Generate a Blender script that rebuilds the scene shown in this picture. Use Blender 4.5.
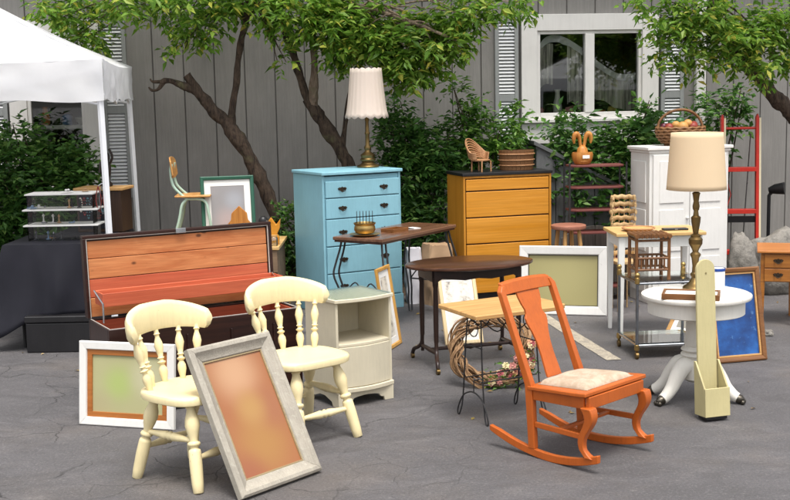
import bpy, math, random
import numpy as np
from mathutils import Matrix, Vector, noise
for o in list(bpy.data.objects): bpy.data.objects.remove(o)
SC = bpy.context.scene
COL = SC.collection
R = math.radians
PI = math.pi
random.seed(7)

# ------------------------------------------------------------------ camera, sky, sun, exposure
cam = bpy.data.cameras.new('camera'); camo = bpy.data.objects.new('camera', cam); COL.objects.link(camo)
cam.sensor_width = 36.0; cam.lens = 36.0 * 1170 / 790
cam.clip_start = 0.1; cam.clip_end = 2000
pitch = math.atan((250 - 94) / 1170)
fw = Vector((0, math.cos(pitch), -math.sin(pitch))); rt = Vector((1, 0, 0)); up = rt.cross(fw)
roll = .02
r2 = rt * math.cos(roll) - up * math.sin(roll); u2 = rt * math.sin(roll) + up * math.cos(roll)
m = Matrix((r2, u2, -fw)).transposed().to_4x4(); m.translation = (0, 0, 1.95)
camo.matrix_world = m
SC.camera = camo

SUN_EL, SUN_AZ = R(70), R(165)        # azimuth clockwise from +Y (north): the sun stands behind the camera, to the right
w = bpy.data.worlds.new('World'); SC.world = w; w.use_nodes = True
nt = w.node_tree; nt.nodes.clear()
sky = nt.nodes.new('ShaderNodeTexSky'); sky.sky_type = 'NISHITA'; sky.sun_disc = False
sky.sun_elevation = SUN_EL; sky.sun_rotation = SUN_AZ; sky.dust_density = 4.0; sky.air_density = 1.0
hs = nt.nodes.new('ShaderNodeHueSaturation'); hs.inputs['Saturation'].default_value = .22
bg = nt.nodes.new('ShaderNodeBackground'); bg.inputs['Strength'].default_value = .15
wo = nt.nodes.new('ShaderNodeOutputWorld')
nt.links.new(sky.outputs[0], hs.inputs['Color']); nt.links.new(hs.outputs[0], bg.inputs[0]); nt.links.new(bg.outputs[0], wo.inputs[0])
sl = bpy.data.lights.new('sun', 'SUN'); sl.energy = 1.5; sl.angle = R(20); sl.color = (1.0, .955, .89)
so = bpy.data.objects.new('sun', sl); COL.objects.link(so)
sd = Vector((math.sin(SUN_AZ) * math.cos(SUN_EL), math.cos(SUN_AZ) * math.cos(SUN_EL), math.sin(SUN_EL)))
so.rotation_euler = sd.to_track_quat('Z', 'Y').to_euler(); so.location = (3, -6, 9)
SC.view_settings.view_transform = 'Standard'; SC.view_settings.look = 'None'
SC.view_settings.exposure = .92; SC.view_settings.gamma = 1.0; SC.view_settings.use_curve_mapping = False

# ------------------------------------------------------------------ materials
def hexc(h):
    h = h.lstrip('#'); c = [int(h[i:i + 2], 16) / 255 for i in (0, 2, 4)]
    return tuple(x / 12.92 if x <= .04045 else ((x + .055) / 1.055) ** 2.4 for x in c)
def C4(c): return (c[0], c[1], c[2], 1.0)
def sc(c, k): return tuple(min(1, x * k) for x in c)
class NM:
    def __init__(s, name):
        s.m = bpy.data.materials.new(name); s.m.use_nodes = True
        s.t = s.m.node_tree; s.b = s.t.nodes['Principled BSDF']; s.o = s.t.nodes['Material Output']
        s.tc = None
    def n(s, ty, **kw):
        x = s.t.nodes.new(ty)
        for k, v in kw.items():
            if k in x.inputs: x.inputs[k].default_value = v
            else: setattr(x, k, v)
        return x
    def l(s, a, b): s.t.links.new(a, b)
    def co(s, scale=(1, 1, 1), loc=(0, 0, 0), rot=(0, 0, 0)):
        if s.tc is None: s.tc = s.n('ShaderNodeTexCoord')
        mp = s.n('ShaderNodeMapping'); mp.inputs['Scale'].default_value = scale; mp.inputs['Location'].default_value = loc
        mp.inputs['Rotation'].default_value = rot
        s.l(s.tc.outputs['Object'], mp.inputs['Vector']); return mp.outputs[0]
    def noise(s, scale, detail=4, rough=.55, vec=None, dist=0):
        x = s.n('ShaderNodeTexNoise'); x.inputs['Scale'].default_value = scale; x.inputs['Detail'].default_value = detail
        x.inputs['Roughness'].default_value = rough; x.inputs['Distortion'].default_value = dist
        s.l(vec if vec is not None else s.co(), x.inputs['Vector']); return x.outputs['Fac']
    def ramp(s, fac, stops):
        x = s.n('ShaderNodeValToRGB'); e = x.color_ramp.elements
        while len(e) < len(stops): e.new(.5)
        for i, (p, c) in enumerate(stops):
            e[i].position = p; e[i].color = C4(c) if not isinstance(c, (int, float)) else (c, c, c, 1)
        s.l(fac, x.inputs[0]); return x.outputs[0]
    def mix(s, fac, a, b, mode='MIX'):
        x = s.n('ShaderNodeMix', data_type='RGBA', blend_type=mode)
        for sock, v in ((x.inputs[0], fac), (x.inputs[6], a), (x.inputs[7], b)):
            if isinstance(v, (int, float)): sock.default_value = v
            elif isinstance(v, tuple): sock.default_value = C4(v)
            else: s.l(v, sock)
        return x.outputs[2]
    def bump(s, h, strength=.2, dist=.01):
        x = s.n('ShaderNodeBump'); x.inputs['Strength'].default_value = strength; x.inputs['Distance'].default_value = dist
        s.l(h, x.inputs['Height']); s.l(x.outputs[0], s.b.inputs['Normal'])
    def set(s, **kw):
        for k, v in kw.items():
            k = k.replace('_', ' ')
            if isinstance(v, tuple): s.b.inputs[k].default_value = C4(v)
            elif isinstance(v, (int, float)): s.b.inputs[k].default_value = v
            else: s.l(v, s.b.inputs[k])
        return s.m
def paint(name, col, rough=.5, var=.1, scale=3, wear=None, amt=.62, wscale=9, spec=.4, bump=.08):
    k = NM(name)
    f = k.noise(scale, 6, .6)
    c = k.mix(k.ramp(f, [(.3, 0.), (.7, 1.)]), sc(col, 1 - var), sc(col, 1 + var))
    if wear:
        wf = k.noise(wscale, 8, .68)
        c = k.mix(k.ramp(wf, [(amt, 0.), (amt + .06, 1.)]), c, wear)
    st = k.noise(scale * 2.2, 5, .65, k.co((7, 7, .7)))
    c = k.mix(k.ramp(st, [(.36, .3), (.52, 0.)]), c, sc(col, 1 - 2.2 * var)); c = k.mix(k.ramp(st, [(.54, 0.), (.7, .3)]), c, sc(col, 1 + 1.2 * var))
    fine = k.noise(scale * 14, 5, .6)
    k.bump(k.mix(.5, fine, st), bump * 1.6, .01)
    rr = k.ramp(f, [(.2, max(0, rough - .1)), (.8, min(1, rough + .12))])
    return k.set(Base_Color=c, Roughness=rr, Specular_IOR_Level=spec)
def wood(name, c1, c2, axis=0, rough=.4, scale=6, stretch=14, knots=0, spec=.4):
    k = NM(name)
    s3 = [scale, scale, scale]; s3[axis] = scale / stretch * 1.2
    v = k.co(tuple(s3))
    f1 = k.noise(2.2, 6, .62, v, .9)
    s4 = [x * 7 for x in s3]; s4[axis] = s3[axis] * 1.6
    f2 = k.noise(3, 4, .6, k.co(tuple(s4)))
    c = k.mix(k.ramp(f1, [(.32, 0.), (.68, 1.)]), c1, c2)
    c = k.mix(k.ramp(f2, [(.35, .38), (.65, 0.)]), c, sc(c1, .55))
    if knots:
        vo = k.n('ShaderNodeTexVoronoi'); s5 = [2.8] * 3; s5[axis] = 1.7
        vo.inputs['Scale'].default_value = knots; k.l(k.co(tuple(s5)), vo.inputs['Vector'])
        c = k.mix(k.ramp(vo.outputs['Distance'], [(.09, .9), (.17, 0.)]), c, sc(c1, .22))
    k.bump(f2, .12, .004)
    return k.set(Base_Color=c, Roughness=rough, Specular_IOR_Level=spec)
def metal(name, col, rough=.35, var=.15):
    k = NM(name); f = k.noise(14, 4)
    c = k.mix(f, sc(col, 1 - var), sc(col, 1 + var))
    return k.set(Base_Color=c, Roughness=k.ramp(f, [(.2, max(0, rough - .12)), (.8, rough + .15)]), Metallic=1.0)
def fabric(name, col, var=.12, rough=.9, weave=260, bump=.25):
    k = NM(name); f = k.noise(5, 5)
    c = k.mix(f, sc(col, 1 - var), sc(col, 1 + var)); k.bump(k.noise(weave, 2), bump, .003)
    return k.set(Base_Color=c, Roughness=rough, Specular_IOR_Level=.2)
def clear(name, tint=(.95, .98, .97), alpha=.25, rough=.05, ior=1.45):
    k = NM(name)
    tr = k.n('ShaderNodeBsdfTransparent'); tr.inputs[0].default_value = C4(tint)
    gl = k.n('ShaderNodeBsdfGlossy'); gl.inputs[0].default_value = (1, 1, 1, 1); gl.inputs['Roughness'].default_value = rough
    mx = k.n('ShaderNodeMixShader'); fr = k.n('ShaderNodeFresnel'); fr.inputs[0].default_value = ior
    ad = k.n('ShaderNodeMath', operation='ADD'); ad.inputs[1].default_value = alpha * .3
    k.l(fr.outputs[0], ad.inputs[0]); k.l(ad.outputs[0], mx.inputs[0]); k.l(tr.outputs[0], mx.inputs[1]); k.l(gl.outputs[0], mx.inputs[2])
    k.l(mx.outputs[0], k.o.inputs[0]); return k.m
def leafmat(name, stops, trans=.35, rough=.45):
    k = NM(name)
    g = k.n('ShaderNodeNewGeometry')
    c = k.ramp(g.outputs['Random Per Island'], stops)
    c = k.mix(k.ramp(k.noise(1.3, 2), [(.35, .35), (.65, 0.)]), c, sc(stops[0][1], .9))
    k.set(Base_Color=c, Roughness=rough, Specular_IOR_Level=.35)
    tl = k.n('ShaderNodeBsdfTranslucent'); k.l(c, tl.inputs[0])
    mx = k.n('ShaderNodeMixShader'); mx.inputs[0].default_value = trans
    k.l(k.b.outputs[0], mx.inputs[1]); k.l(tl.outputs[0], mx.inputs[2]); k.l(mx.outputs[0], k.o.inputs[0]); return k.m
def cloth_white(name):
    k = NM(name); f = k.noise(2.2, 5)
    c = k.mix(f, (.78, .78, .79), (.86, .86, .86)); k.bump(k.noise(9, 4), .12, .02)
    k.set(Base_Color=c, Roughness=.75, Specular_IOR_Level=.2)
    tl = k.n('ShaderNodeBsdfTranslucent'); tl.inputs[0].default_value = (.85, .85, .87, 1)
    mx = k.n('ShaderNodeMixShader'); mx.inputs[0].default_value = .42
    k.l(k.b.outputs[0], mx.inputs[1]); k.l(tl.outputs[0], mx.inputs[2]); k.l(mx.outputs[0], k.o.inputs[0]); return k.m
def blurpic(name, base, spots, amt=1.0):
    """flat picture: soft blobs of colour; spots = [(x,z,radius,colour)] in the picture's own metres"""
    k = NM(name); c = None
    tc = k.n('ShaderNodeTexCoord'); sx = k.n('ShaderNodeSeparateXYZ'); k.l(tc.outputs['Object'], sx.inputs[0])
    cb = k.n('ShaderNodeCombineXYZ'); k.l(sx.outputs[0], cb.inputs[0]); k.l(sx.outputs[2], cb.inputs[2])
    c = k.mix(k.noise(2.5, 2, vec=cb.outputs[0]), sc(base, .9), sc(base, 1.1))
    for x, z, r_, cc in spots:
        vm = k.n('ShaderNodeVectorMath', operation='DISTANCE'); vm.inputs[1].default_value = (x, 0, z); k.l(cb.outputs[0], vm.inputs[0])
        mr = k.n('ShaderNodeMapRange', interpolation_type='SMOOTHERSTEP'); mr.inputs['From Min'].default_value = 0; mr.inputs['From Max'].default_value = r_
        mr.inputs['To Min'].default_value = amt; mr.inputs['To Max'].default_value = 0; k.l(vm.outputs['Value'], mr.inputs['Value'])
        c = k.mix(mr.outputs[0], c, cc)
    return k.set(Base_Color=c, Roughness=.3, Specular_IOR_Level=.35)

# ------------------------------------------------------------------ mesh helpers
class MB:
    def __init__(s): s.v = []; s.f = []; s.M = Matrix.Identity(4)
    def add(s, vs, fs):
        b = len(s.v); s.v += [tuple(s.M @ Vector(v)) for v in vs]; s.f += [tuple(i + b for i in f) for f in fs]; return s
    def box(s, x0, x1, y0, y1, z0, z1):
        return s.add([(x0, y0, z0), (x1, y0, z0), (x1, y1, z0), (x0, y1, z0), (x0, y0, z1), (x1, y0, z1), (x1, y1, z1), (x0, y1, z1)],
                     [(0, 3, 2, 1), (4, 5, 6, 7), (0, 1, 5, 4), (1, 2, 6, 5), (2, 3, 7, 6), (3, 0, 4, 7)])
    def hexa(s, bot, top):
        return s.add(list(bot) + list(top), [(0, 3, 2, 1), (4, 5, 6, 7), (0, 1, 5, 4), (1, 2, 6, 5), (2, 3, 7, 6), (3, 0, 4, 7)])
    def tube(s, pts, rad, n=10, caps=True, closed=False, sq=None):
        pts = [Vector(p) for p in pts]; N = len(pts)
        if isinstance(rad, (int, float)): rad = [rad] * N
        vs = []; prev = None
        for i, p in enumerate(pts):
            if closed: t = pts[(i + 1) % N] - pts[i - 1]
            else: t = pts[min(i + 1, N - 1)] - pts[max(i - 1, 0)]
            t = t.normalized() if t.length > 1e-9 else Vector((0, 0, 1))
            if prev is None:
                a = Vector((1, 0, 0)) if abs(t.x) < .8 else Vector((0, 1, 0)); u = (a - t * a.dot(t)).normalized()
            else:
                u = prev - t * prev.dot(t); u = u.normalized()
            prev = u; b = t.cross(u)
            for j in range(n):
                an = 2 * PI * j / n
                vs.append(tuple(p + u * math.cos(an) * rad[i] + b * math.sin(an) * rad[i]))
        fs = []
        for i in range(N if closed else N - 1):
            k = (i + 1) % N
            for j in range(n): fs.append((i * n + j, i * n + (j + 1) % n, k * n + (j + 1) % n, k * n + j))
        if caps and not closed:
            fs.append(tuple(range(n - 1, -1, -1))); fs.append(tuple((N - 1) * n + j for j in range(n)))
        return s.add(vs, fs)
    def lathe(s, prof, n=20, c=(0, 0), sx=1, sy=1, caps=True):
        vs = []
        for r_, z in prof:
            for j in range(n):
                a = 2 * PI * j / n; vs.append((c[0] + r_ * math.cos(a) * sx, c[1] + r_ * math.sin(a) * sy, z))
        fs = []
        for i in range(len(prof) - 1):
            for j in range(n): fs.append((i * n + j, i * n + (j + 1) % n, (i + 1) * n + (j + 1) % n, (i + 1) * n + j))
        if caps:
            fs.append(tuple(range(n - 1, -1, -1))); fs.append(tuple((len(prof) - 1) * n + j for j in range(n)))
        return s.add(vs, fs)
    def turned(s, p0, p1, prof, n=14):
        """lathe along the segment p0-p1; prof = [(t 0..1, radius)]"""
        p0, p1 = Vector(p0), Vector(p1)
        return s.tube([p0.lerp(p1, t) for t, r_ in prof], [r_ for t, r_ in prof], n)
    def prism(s, poly, a0, a1, axes='xzy'):
        """poly (p,q) counter-clockwise, extruded from a0 to a1 along the third axis"""
        ix = ['xyz'.index(c) for c in axes]
        def mk(p, q, r_):
            v = [0, 0, 0]; v[ix[0]] = p; v[ix[1]] = q; v[ix[2]] = r_; return tuple(v)
        n = len(poly); vs = [mk(p, q, a0) for p, q in poly] + [mk(p, q, a1) for p, q in poly]
        fs = [tuple(range(n)), tuple(range(2 * n - 1, n - 1, -1))] + [(i, i + n, (i + 1) % n + n, (i + 1) % n) for i in range(n)]
        return s.add(vs, fs)
    def ball(s, c, r_, n=10, sq=(1, 1, 1)):
        vs = []; fs = []; h = n // 2 + 1
        for i in range(1, h):
            ph = PI * i / h
            for j in range(n):
                a = 2 * PI * j / n
                vs.append((c[0] + r_ * sq[0] * math.sin(ph) * math.cos(a), c[1] + r_ * sq[1] * math.sin(ph) * math.sin(a), c[2] + r_ * sq[2] * math.cos(ph)))
        for i in range(h - 2):
            for j in range(n): fs.append((i * n + j, (i + 1) * n + j, (i + 1) * n + (j + 1) % n, i * n + (j + 1) % n))
        t = len(vs); vs.append((c[0], c[1], c[2] + r_ * sq[2])); vs.append((c[0], c[1], c[2] - r_ * sq[2]))
        for j in range(n):
            fs.append((t, j, (j + 1) % n)); fs.append((t + 1, (h - 2) * n + (j + 1) % n, (h - 2) * n + j))
        return s.add(vs, fs)
    def build(s, name, mat, parent=None, bevel=0, smooth=35, seg=2):
        me = bpy.data.meshes.new(name); me.from_pydata(s.v, [], s.f); me.update()
        # consistent normals
        import bmesh
        bm = bmesh.new(); bm.from_mesh(me); bmesh.ops.recalc_face_normals(bm, faces=bm.faces); bm.to_mesh(me); bm.free()
        if smooth:
            me.shade_smooth(); me.set_sharp_from_angle(angle=R(smooth))
        me.materials.append(mat)
        return link(name, me, parent, bevel, seg)
def link(name, me, parent=None, bevel=0, seg=2):
    o = bpy.data.objects.new(name, me); COL.objects.link(o); o.parent = parent
    if bevel:
        b = o.modifiers.new('bevel', 'BEVEL'); b.width = bevel; b.segments = seg; b.limit_method = 'ANGLE'; b.angle_limit = R(40)
        b.harden_normals = True
    return o
def tag(o, label, cat, group=None):
    o['label'] = label; o['category'] = cat
    if group: o['group'] = group
    return o
def thing(name, label, cat, loc=(0, 0, 0), rz=0, group=None, lean=0):
    o = bpy.data.objects.new(name, None); COL.objects.link(o); o.empty_display_size = .1
    o.location = loc; o.rotation_euler = (-R(lean), 0, R(rz)); return tag(o, label, cat, group)
def struct(o): o['kind'] = 'structure'; return o
def copy_part(src, parent, loc=(0, 0, 0), rot=(0, 0, 0), name=None):
    c = src.copy(); COL.objects.link(c); c.parent = parent; c.location = loc; c.rotation_euler = rot; return c
def copy_tree(o, parent=None):
    c = o.copy(); COL.objects.link(c); c.parent = parent
    for ch in list(o.children): copy_tree(ch, c)
    return c
def B(name, mat, parent, *bx, bevel=.003):
    mb = MB()
    for b in bx: mb.box(*b)
    return mb.build(name, mat, parent, bevel)
def smoothline(pts, sub=4):
    """Catmull-Rom"""
    P = [Vector(p) for p in pts]; out = []
    for i in range(len(P) - 1):
        p0 = P[max(i - 1, 0)]; p1 = P[i]; p2 = P[i + 1]; p3 = P[min(i + 2, len(P) - 1)]
        for k in range(sub):
            t = k / sub
            out.append(.5 * ((2 * p1) + (p2 - p0) * t + (2 * p0 - 5 * p1 + 4 * p2 - p3) * t * t + (3 * p1 - p0 - 3 * p2 + p3) * t ** 3))
    out.append(P[-1]); return out
def lerpr(rs, n):
    return [float(x) for x in np.interp(np.linspace(0, 1, n), np.linspace(0, 1, len(rs)), rs)]

# ------------------------------------------------------------------ ground
def asphalt():
    k = NM('asphalt')
    big = k.noise(.55, 5, .6); mid = k.noise(3.2, 7, .68, k.co((1, 1.9, 1)), .7); fine = k.noise(70, 4, .75); grit = k.noise(210, 3, .8)
    c = k.mix(k.ramp(big, [(.3, 0.), (.7, 1.)]), hexc('575557'), hexc('6d6a6c'))
    c = k.mix(k.ramp(mid, [(.38, .5), (.54, 0.)]), c, hexc('504e4f'))
    c = k.mix(k.ramp(mid, [(.56, 0.), (.74, .4)]), c, hexc('8d8988'))
    warm = k.noise(1.1, 4, .6, k.co((1, 1, 1), (7, 3, 0)))
    c = k.mix(k.ramp(warm, [(.5, 0.), (.72, .35)]), c, hexc('807468'))
    sp = k.noise(17, 5, .75, k.co((1, 1.6, 1), (2, 9, 0)))
    c = k.mix(k.ramp(sp, [(.6, 0.), (.7, .45)]), c, hexc('98948f'))
    c = k.mix(k.ramp(sp, [(.28, .6), (.4, 0.)]), c, hexc('464444'))
    c = k.mix(k.ramp(grit, [(.36, .6), (.55, 0.)]), c, hexc('403e3d'))
    c = k.mix(k.ramp(fine, [(.36, .5), (.5, 0.)]), c, hexc('484644')); c = k.mix(k.ramp(fine, [(.55, 0.), (.72, .45)]), c, hexc('a09c98'))
    c = k.mix(k.ramp(grit, [(.62, 0.), (.78, .5)]), c, hexc('aaa6a2'))
    wv = k.n('ShaderNodeVectorMath', operation='MULTIPLY_ADD')
    nn = k.n('ShaderNodeTexNoise'); nn.inputs['Scale'].default_value = 3.0; nn.inputs['Detail'].default_value = 6; k.l(k.co(), nn.inputs['Vector'])
    k.l(nn.outputs['Color'], wv.inputs[0]); wv.inputs[1].default_value = (.35, .35, 0); k.l(k.co(), wv.inputs[2])
    def cracks(scale, w_):
        vo = k.n('ShaderNodeTexVoronoi', feature='DISTANCE_TO_EDGE'); vo.inputs['Scale'].default_value = scale
        vo.inputs['Randomness'].default_value = 1; k.l(wv.outputs[0], vo.inputs['Vector'])
        return k.ramp(vo.outputs['Distance'], [(0., .9), (w_, 0.)])
    sx = k.n('ShaderNodeSeparateXYZ'); k.l(k.co(), sx.inputs[0])
    mr = k.n('ShaderNodeMapRange'); mr.inputs['From Min'].default_value = .9; mr.inputs['From Max'].default_value = -.6; k.l(sx.outputs[0], mr.inputs['Value'])
    br = k.mix(k.ramp(k.noise(1.3, 3), [(.44, 0.), (.54, 1.)]), (0, 0, 0), (1, 1, 1))
    cr = k.mix(1.0, cracks(2.3, .012), br, 'MULTIPLY'); cr = k.mix(1.0, cr, mr.outputs[0], 'MULTIPLY')
    c1 = k.mix(1.0, cracks(.45, .0035), k.ramp(k.noise(.9, 2), [(.4, .35), (.6, 1.)]), 'MULTIPLY'); c1 = k.mix(1.0, c1, mr.outputs[0], 'MULTIPLY')
    cr = k.mix(1.0, cr, c1, 'ADD')
    c = k.mix(cr, c, hexc('262423'))
    h = k.mix(.5, fine, grit)
    h2 = k.mix(cr, h, (0, 0, 0))
    k.bump(k.mix(.35, h2, sp), .8, .02)
    return k.set(Base_Color=c, Roughness=k.ramp(mid, [(.3, .55), (.7, .8)]), Specular_IOR_Level=.45)
ASPH = asphalt()
g = MB(); g.add([(-300, -300, 0), (300, -300, 0), (300, 300, 0), (-300, 300, 0)], [(0, 1, 2, 3)])
struct(g.build('ground', ASPH, smooth=0))
k = NM('faded_line_paint'); f = k.noise(9, 8, .75); f2 = k.noise(60, 4, .7)
c = k.mix(k.ramp(f, [(.36, 0.), (.56, 1.)]), hexc('8b8379'), hexc('b3a893')); c = k.mix(k.ramp(f2, [(.4, .6), (.58, 0.)]), c, hexc('77716b'))
k.bump(f2, .4, .008); LINE = k.set(Base_Color=c, Roughness=.75)
g = MB(); a = Vector((1.575, 8.32, .004)); b_ = Vector((1.22, 10.4, .004)); d = Vector((.055, .009, 0))
N = 26; vs = []; rg = random.Random(3)
for i in range(N + 1):
    p = a.lerp(b_, i / N); vs += [tuple(p - d * (1 + rg.uniform(-.06, .06))), tuple(p + d * (1 + rg.uniform(-.06, .06)))]
g.add(vs, [(2 * i, 2 * i + 1, 2 * i + 3, 2 * i + 2) for i in range(N)]); struct(g.build('parking_line', LINE, smooth=0))
# planting bed along the wall
k = NM('soil'); f = k.noise(5, 7, .7); f2 = k.noise(40, 5, .7)
c = k.mix(k.ramp(f, [(.35, 0.), (.65, 1.)]), hexc('4a3c30'), hexc('8a7461')); c = k.mix(k.ramp(f2, [(.4, .6), (.6, 0.)]), c, hexc('2c251f'))
k.bump(f2, .9, .05); SOIL = k.set(Base_Color=c, Roughness=.95)
g = MB(); NX, NY = 120, 12; vs = []
for j in range(NY + 1):
    for i in range(NX + 1):
        x = -7 + 14 * i / NX; y0 = 11.18 + .1 * x + .12 * noise.noise((x * 1.1, 0, 4)); y = y0 + (12.35 + .12 * x - y0) * j / NY
        z = -.03 if j == 0 else .03 + .16 * min(1, j / 5) + .09 * noise.noise((x * 2.1, y * 2.1, 1)) + .03 * noise.noise((x * 7, y * 7, 2))
        vs.append((x, y, z))
g.add(vs, [(j * (NX + 1) + i, j * (NX + 1) + i + 1, (j + 1) * (NX + 1) + i + 1, (j + 1) * (NX + 1) + i) for j in range(NY) for i in range(NX)])
struct(g.build('planting_bed', SOIL, smooth=60))

# ------------------------------------------------------------------ building
def siding(name, col):
    k = NM(name)
    f = k.noise(1.6, 5, .6); st = k.noise(4, 5, .65, k.co((9, 9, .5))); fi = k.noise(20, 4, .6, k.co((6, 6, .35)))
    c = k.mix(k.ramp(f, [(.3, 0.), (.7, 1.)]), sc(col, .86), sc(col, 1.1)); c = k.mix(k.ramp(st, [(.4, .35), (.62, 0.)]), c, sc(col, .68))
    c = k.mix(k.ramp(st, [(.6, 0.), (.75, .25)]), c, sc(col, 1.35))
    k.bump(fi, .5, .006); return k.set(Base_Color=c, Roughness=.8, Specular_IOR_Level=.25)
SIDING = siding('grey_siding', hexc('8a8783')); BACK = paint('wall_backing', hexc('5a5855'), .9)
TRIM = paint('window_trim_white', hexc('d6d3cf'), .5, .06, 2, hexc('9c9893'), .66, 5)
SHUT = paint('shutter_grey', hexc('8e908f'), .6, .08); SLAT = paint('shutter_slat', hexc('d2d3d4'), .55, .05)
GLASS = clear('window_glass', (.9, .92, .9), .12, .02)
wall = thing('building', 'grey board-sided building with white trimmed windows behind the furniture', 'building', (0, 12.2, 0), math.degrees(math.atan(.12)))
WIN = [(1.36, 2.84, 1.40, 2.74), (-3.83, -2.93, .95, 2.74)]         # trim rectangles: x0 x1 z0 z1
OPEN = [(1.53, 2.66, 1.68, 2.57), (-3.66, -3.10, 1.10, 2.58)]
B('wall_backing', BACK, wall, (-8, -3.70, .011, .25, 0, 4.4), (-3.70, -3.06, .011, .25, 0, 1.05), (-3.70, -3.06, .011, .25, 2.62, 4.4), (-3.06, 1.5, .011, .25, 0, 4.4), (1.5, 2.7, .011, .25, 0, 1.64), (1.5, 2.7, .011, .25, 2.6, 4.4), (2.7, 8, .011, .25, 0, 4.4), bevel=0)
bcache = {}
for i in range(53):
    x0 = -7.9 + i * .305
    segs = [(0, 4.4)]
    for (wx0, wx1, wz0, wz1) in WIN:
        if x0 + .30 > wx0 + .05 and x0 < wx1 - .05: segs = [(0, wz0 + .04), (wz1 - .04, 4.4)]
    for z0, z1 in segs:
        key = (round(z0, 2), round(z1, 2))
        if key not in bcache:
            mb = MB(); mb.box(0, .294, 0, .06, z0, z1)
            o = mb.build('siding_board', SIDING, wall, .004); bcache[key] = o
        else: o = copy_part(bcache[key], wall)
        o.location = (x0, rg.uniform(-.003, .003), 0)
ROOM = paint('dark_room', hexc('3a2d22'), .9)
REFL_CLOTH = cloth_white('white_reflection_cloth')
k = NM('sheer_curtain'); tr = k.n('ShaderNodeBsdfTransparent'); mx = k.n('ShaderNodeMixShader'); k.set(Base_Color=hexc('c9c3b8'), Roughness=.9); k.l(k.ramp(k.noise(3, 4, vec=k.co((14, 1, .6))), [(.38, .3), (.62, .85)]), mx.inputs[0]); k.l(tr.outputs[0], mx.inputs[1]); k.l(k.b.outputs[0], mx.inputs[2]); k.l(mx.outputs[0], k.o.inputs[0]); SHEER = k.m
def window(x0, x1, z0, z1, ox0, ox1, oz0, oz1, mull):
    wn = bpy.data.objects.new('window', None); COL.objects.link(wn); wn.parent = wall
    B('casing', TRIM, wn, (x0, ox0, -.045, .02, z0, z1), (ox1, x1, -.045, .02, z0, z1), (ox0, ox1, -.043, .02, oz1, z1), (ox0, ox1, -.043, .02, z0, oz0), bevel=.005)
    B('sash', TRIM, wn, (ox0, ox0 + .035, -.02, .05, oz0, oz1), (ox1 - .035, ox1, -.02, .05, oz0, oz1), (ox0 + .035, ox1 - .035, -.02, .05, oz1 - .035, oz1), (ox0 + .035, ox1 - .035, -.02, .05, oz0, oz0 + .04), bevel=.004)
    B('sill', TRIM, wn, (x0 - .02, x1 + .02, -.085, -.046, oz0 - .06, oz0 - .025), bevel=.005)
    a = ox0 + .035; e = ox1 - .035; md = (a + e) / 2
    if mull:
        B('mullion', TRIM, wn, (md - .05, md + .05, -.028, .05, oz0 + .04, oz1 - .035), bevel=.004)
        spans = [(a, md - .05), (md + .05, e)]
    else: spans = [(a, e)]
    for s0, s1 in spans: B('pane', GLASS, wn, (s0, s1, .02, .028, oz0 + .04, oz1 - .035), bevel=0)
    # the dim room behind the glass, with sheers and reflection-shaped swags
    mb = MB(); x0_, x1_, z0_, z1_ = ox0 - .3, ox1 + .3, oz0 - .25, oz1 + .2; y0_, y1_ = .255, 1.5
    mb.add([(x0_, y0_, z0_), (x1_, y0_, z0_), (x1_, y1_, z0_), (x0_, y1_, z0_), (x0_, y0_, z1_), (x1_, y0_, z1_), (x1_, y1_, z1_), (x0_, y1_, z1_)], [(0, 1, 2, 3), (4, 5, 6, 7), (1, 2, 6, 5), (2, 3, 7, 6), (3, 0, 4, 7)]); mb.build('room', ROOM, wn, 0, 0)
    return wn
def drape(parent, top, drop, mat, name, y=.075, amp=.012, fr=55):
    mb = MB(); P = smoothline([(x, 0, z) for x, z in top], 12); vs = []; m_ = 8
    for p in P:
        for j in range(m_ + 1):
            s_ = j / m_; vs.append((p.x + .006 * noise.noise((p.x * 20, s_ * 3, 1)), y + amp * math.sin(p.x * fr + s_) * (.4 + s_) + .01 * noise.noise((p.x * 9, s_, 5)), p.z - drop * s_ * (1 + .15 * noise.noise((p.x * 8, 2, 2)))))
    mb.add(vs, [(i * (m_ + 1) + j, i * (m_ + 1) + j + 1, (i + 1) * (m_ + 1) + j + 1, (i + 1) * (m_ + 1) + j) for i in range(len(P) - 1) for j in range(m_)]); return mb.build(name, mat, parent, smooth=70)
wn = window(*WIN[0], *OPEN[0], True); wn2 = window(*WIN[1], *OPEN[1], False)
drape(wn, [(1.57, 2.43), (1.68, 2.525), (1.84, 2.51), (2.045, 2.39)], .075, REFL_CLOTH, 'reflection_swag')  # white reflection in the panes, put into the shape of added cloth swags
drape(wn, [(1.57, 2.40), (1.66, 2.44), (1.73, 2.44)], .42, SHEER, 'sheer_curtain', .09)
drape(wn, [(1.88, 2.42), (2.04, 2.36)], .62, SHEER, 'sheer_curtain', .09)
drape(wn, [(2.15, 2.30), (2.3, 2.19), (2.45, 2.115), (2.625, 2.12)], .07, REFL_CLOTH, 'reflection_swag')
drape(wn, [(2.15, 2.24), (2.3, 2.14), (2.45, 2.07), (2.625, 2.07)], .33, SHEER, 'sheer_curtain', .09)
drape(wn2, [(-3.62, 2.5), (-3.4, 2.42), (-3.14, 2.5)], .1, REFL_CLOTH, 'reflection_swag')
B('inner_sill', TRIM, wn, (1.5, 2.7, .26, .42, 1.62, 1.66)); B('inner_sill', TRIM, wn2, (-3.7, -3.06, .26, .42, 1.66, 1.70))
slat_me = None
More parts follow.
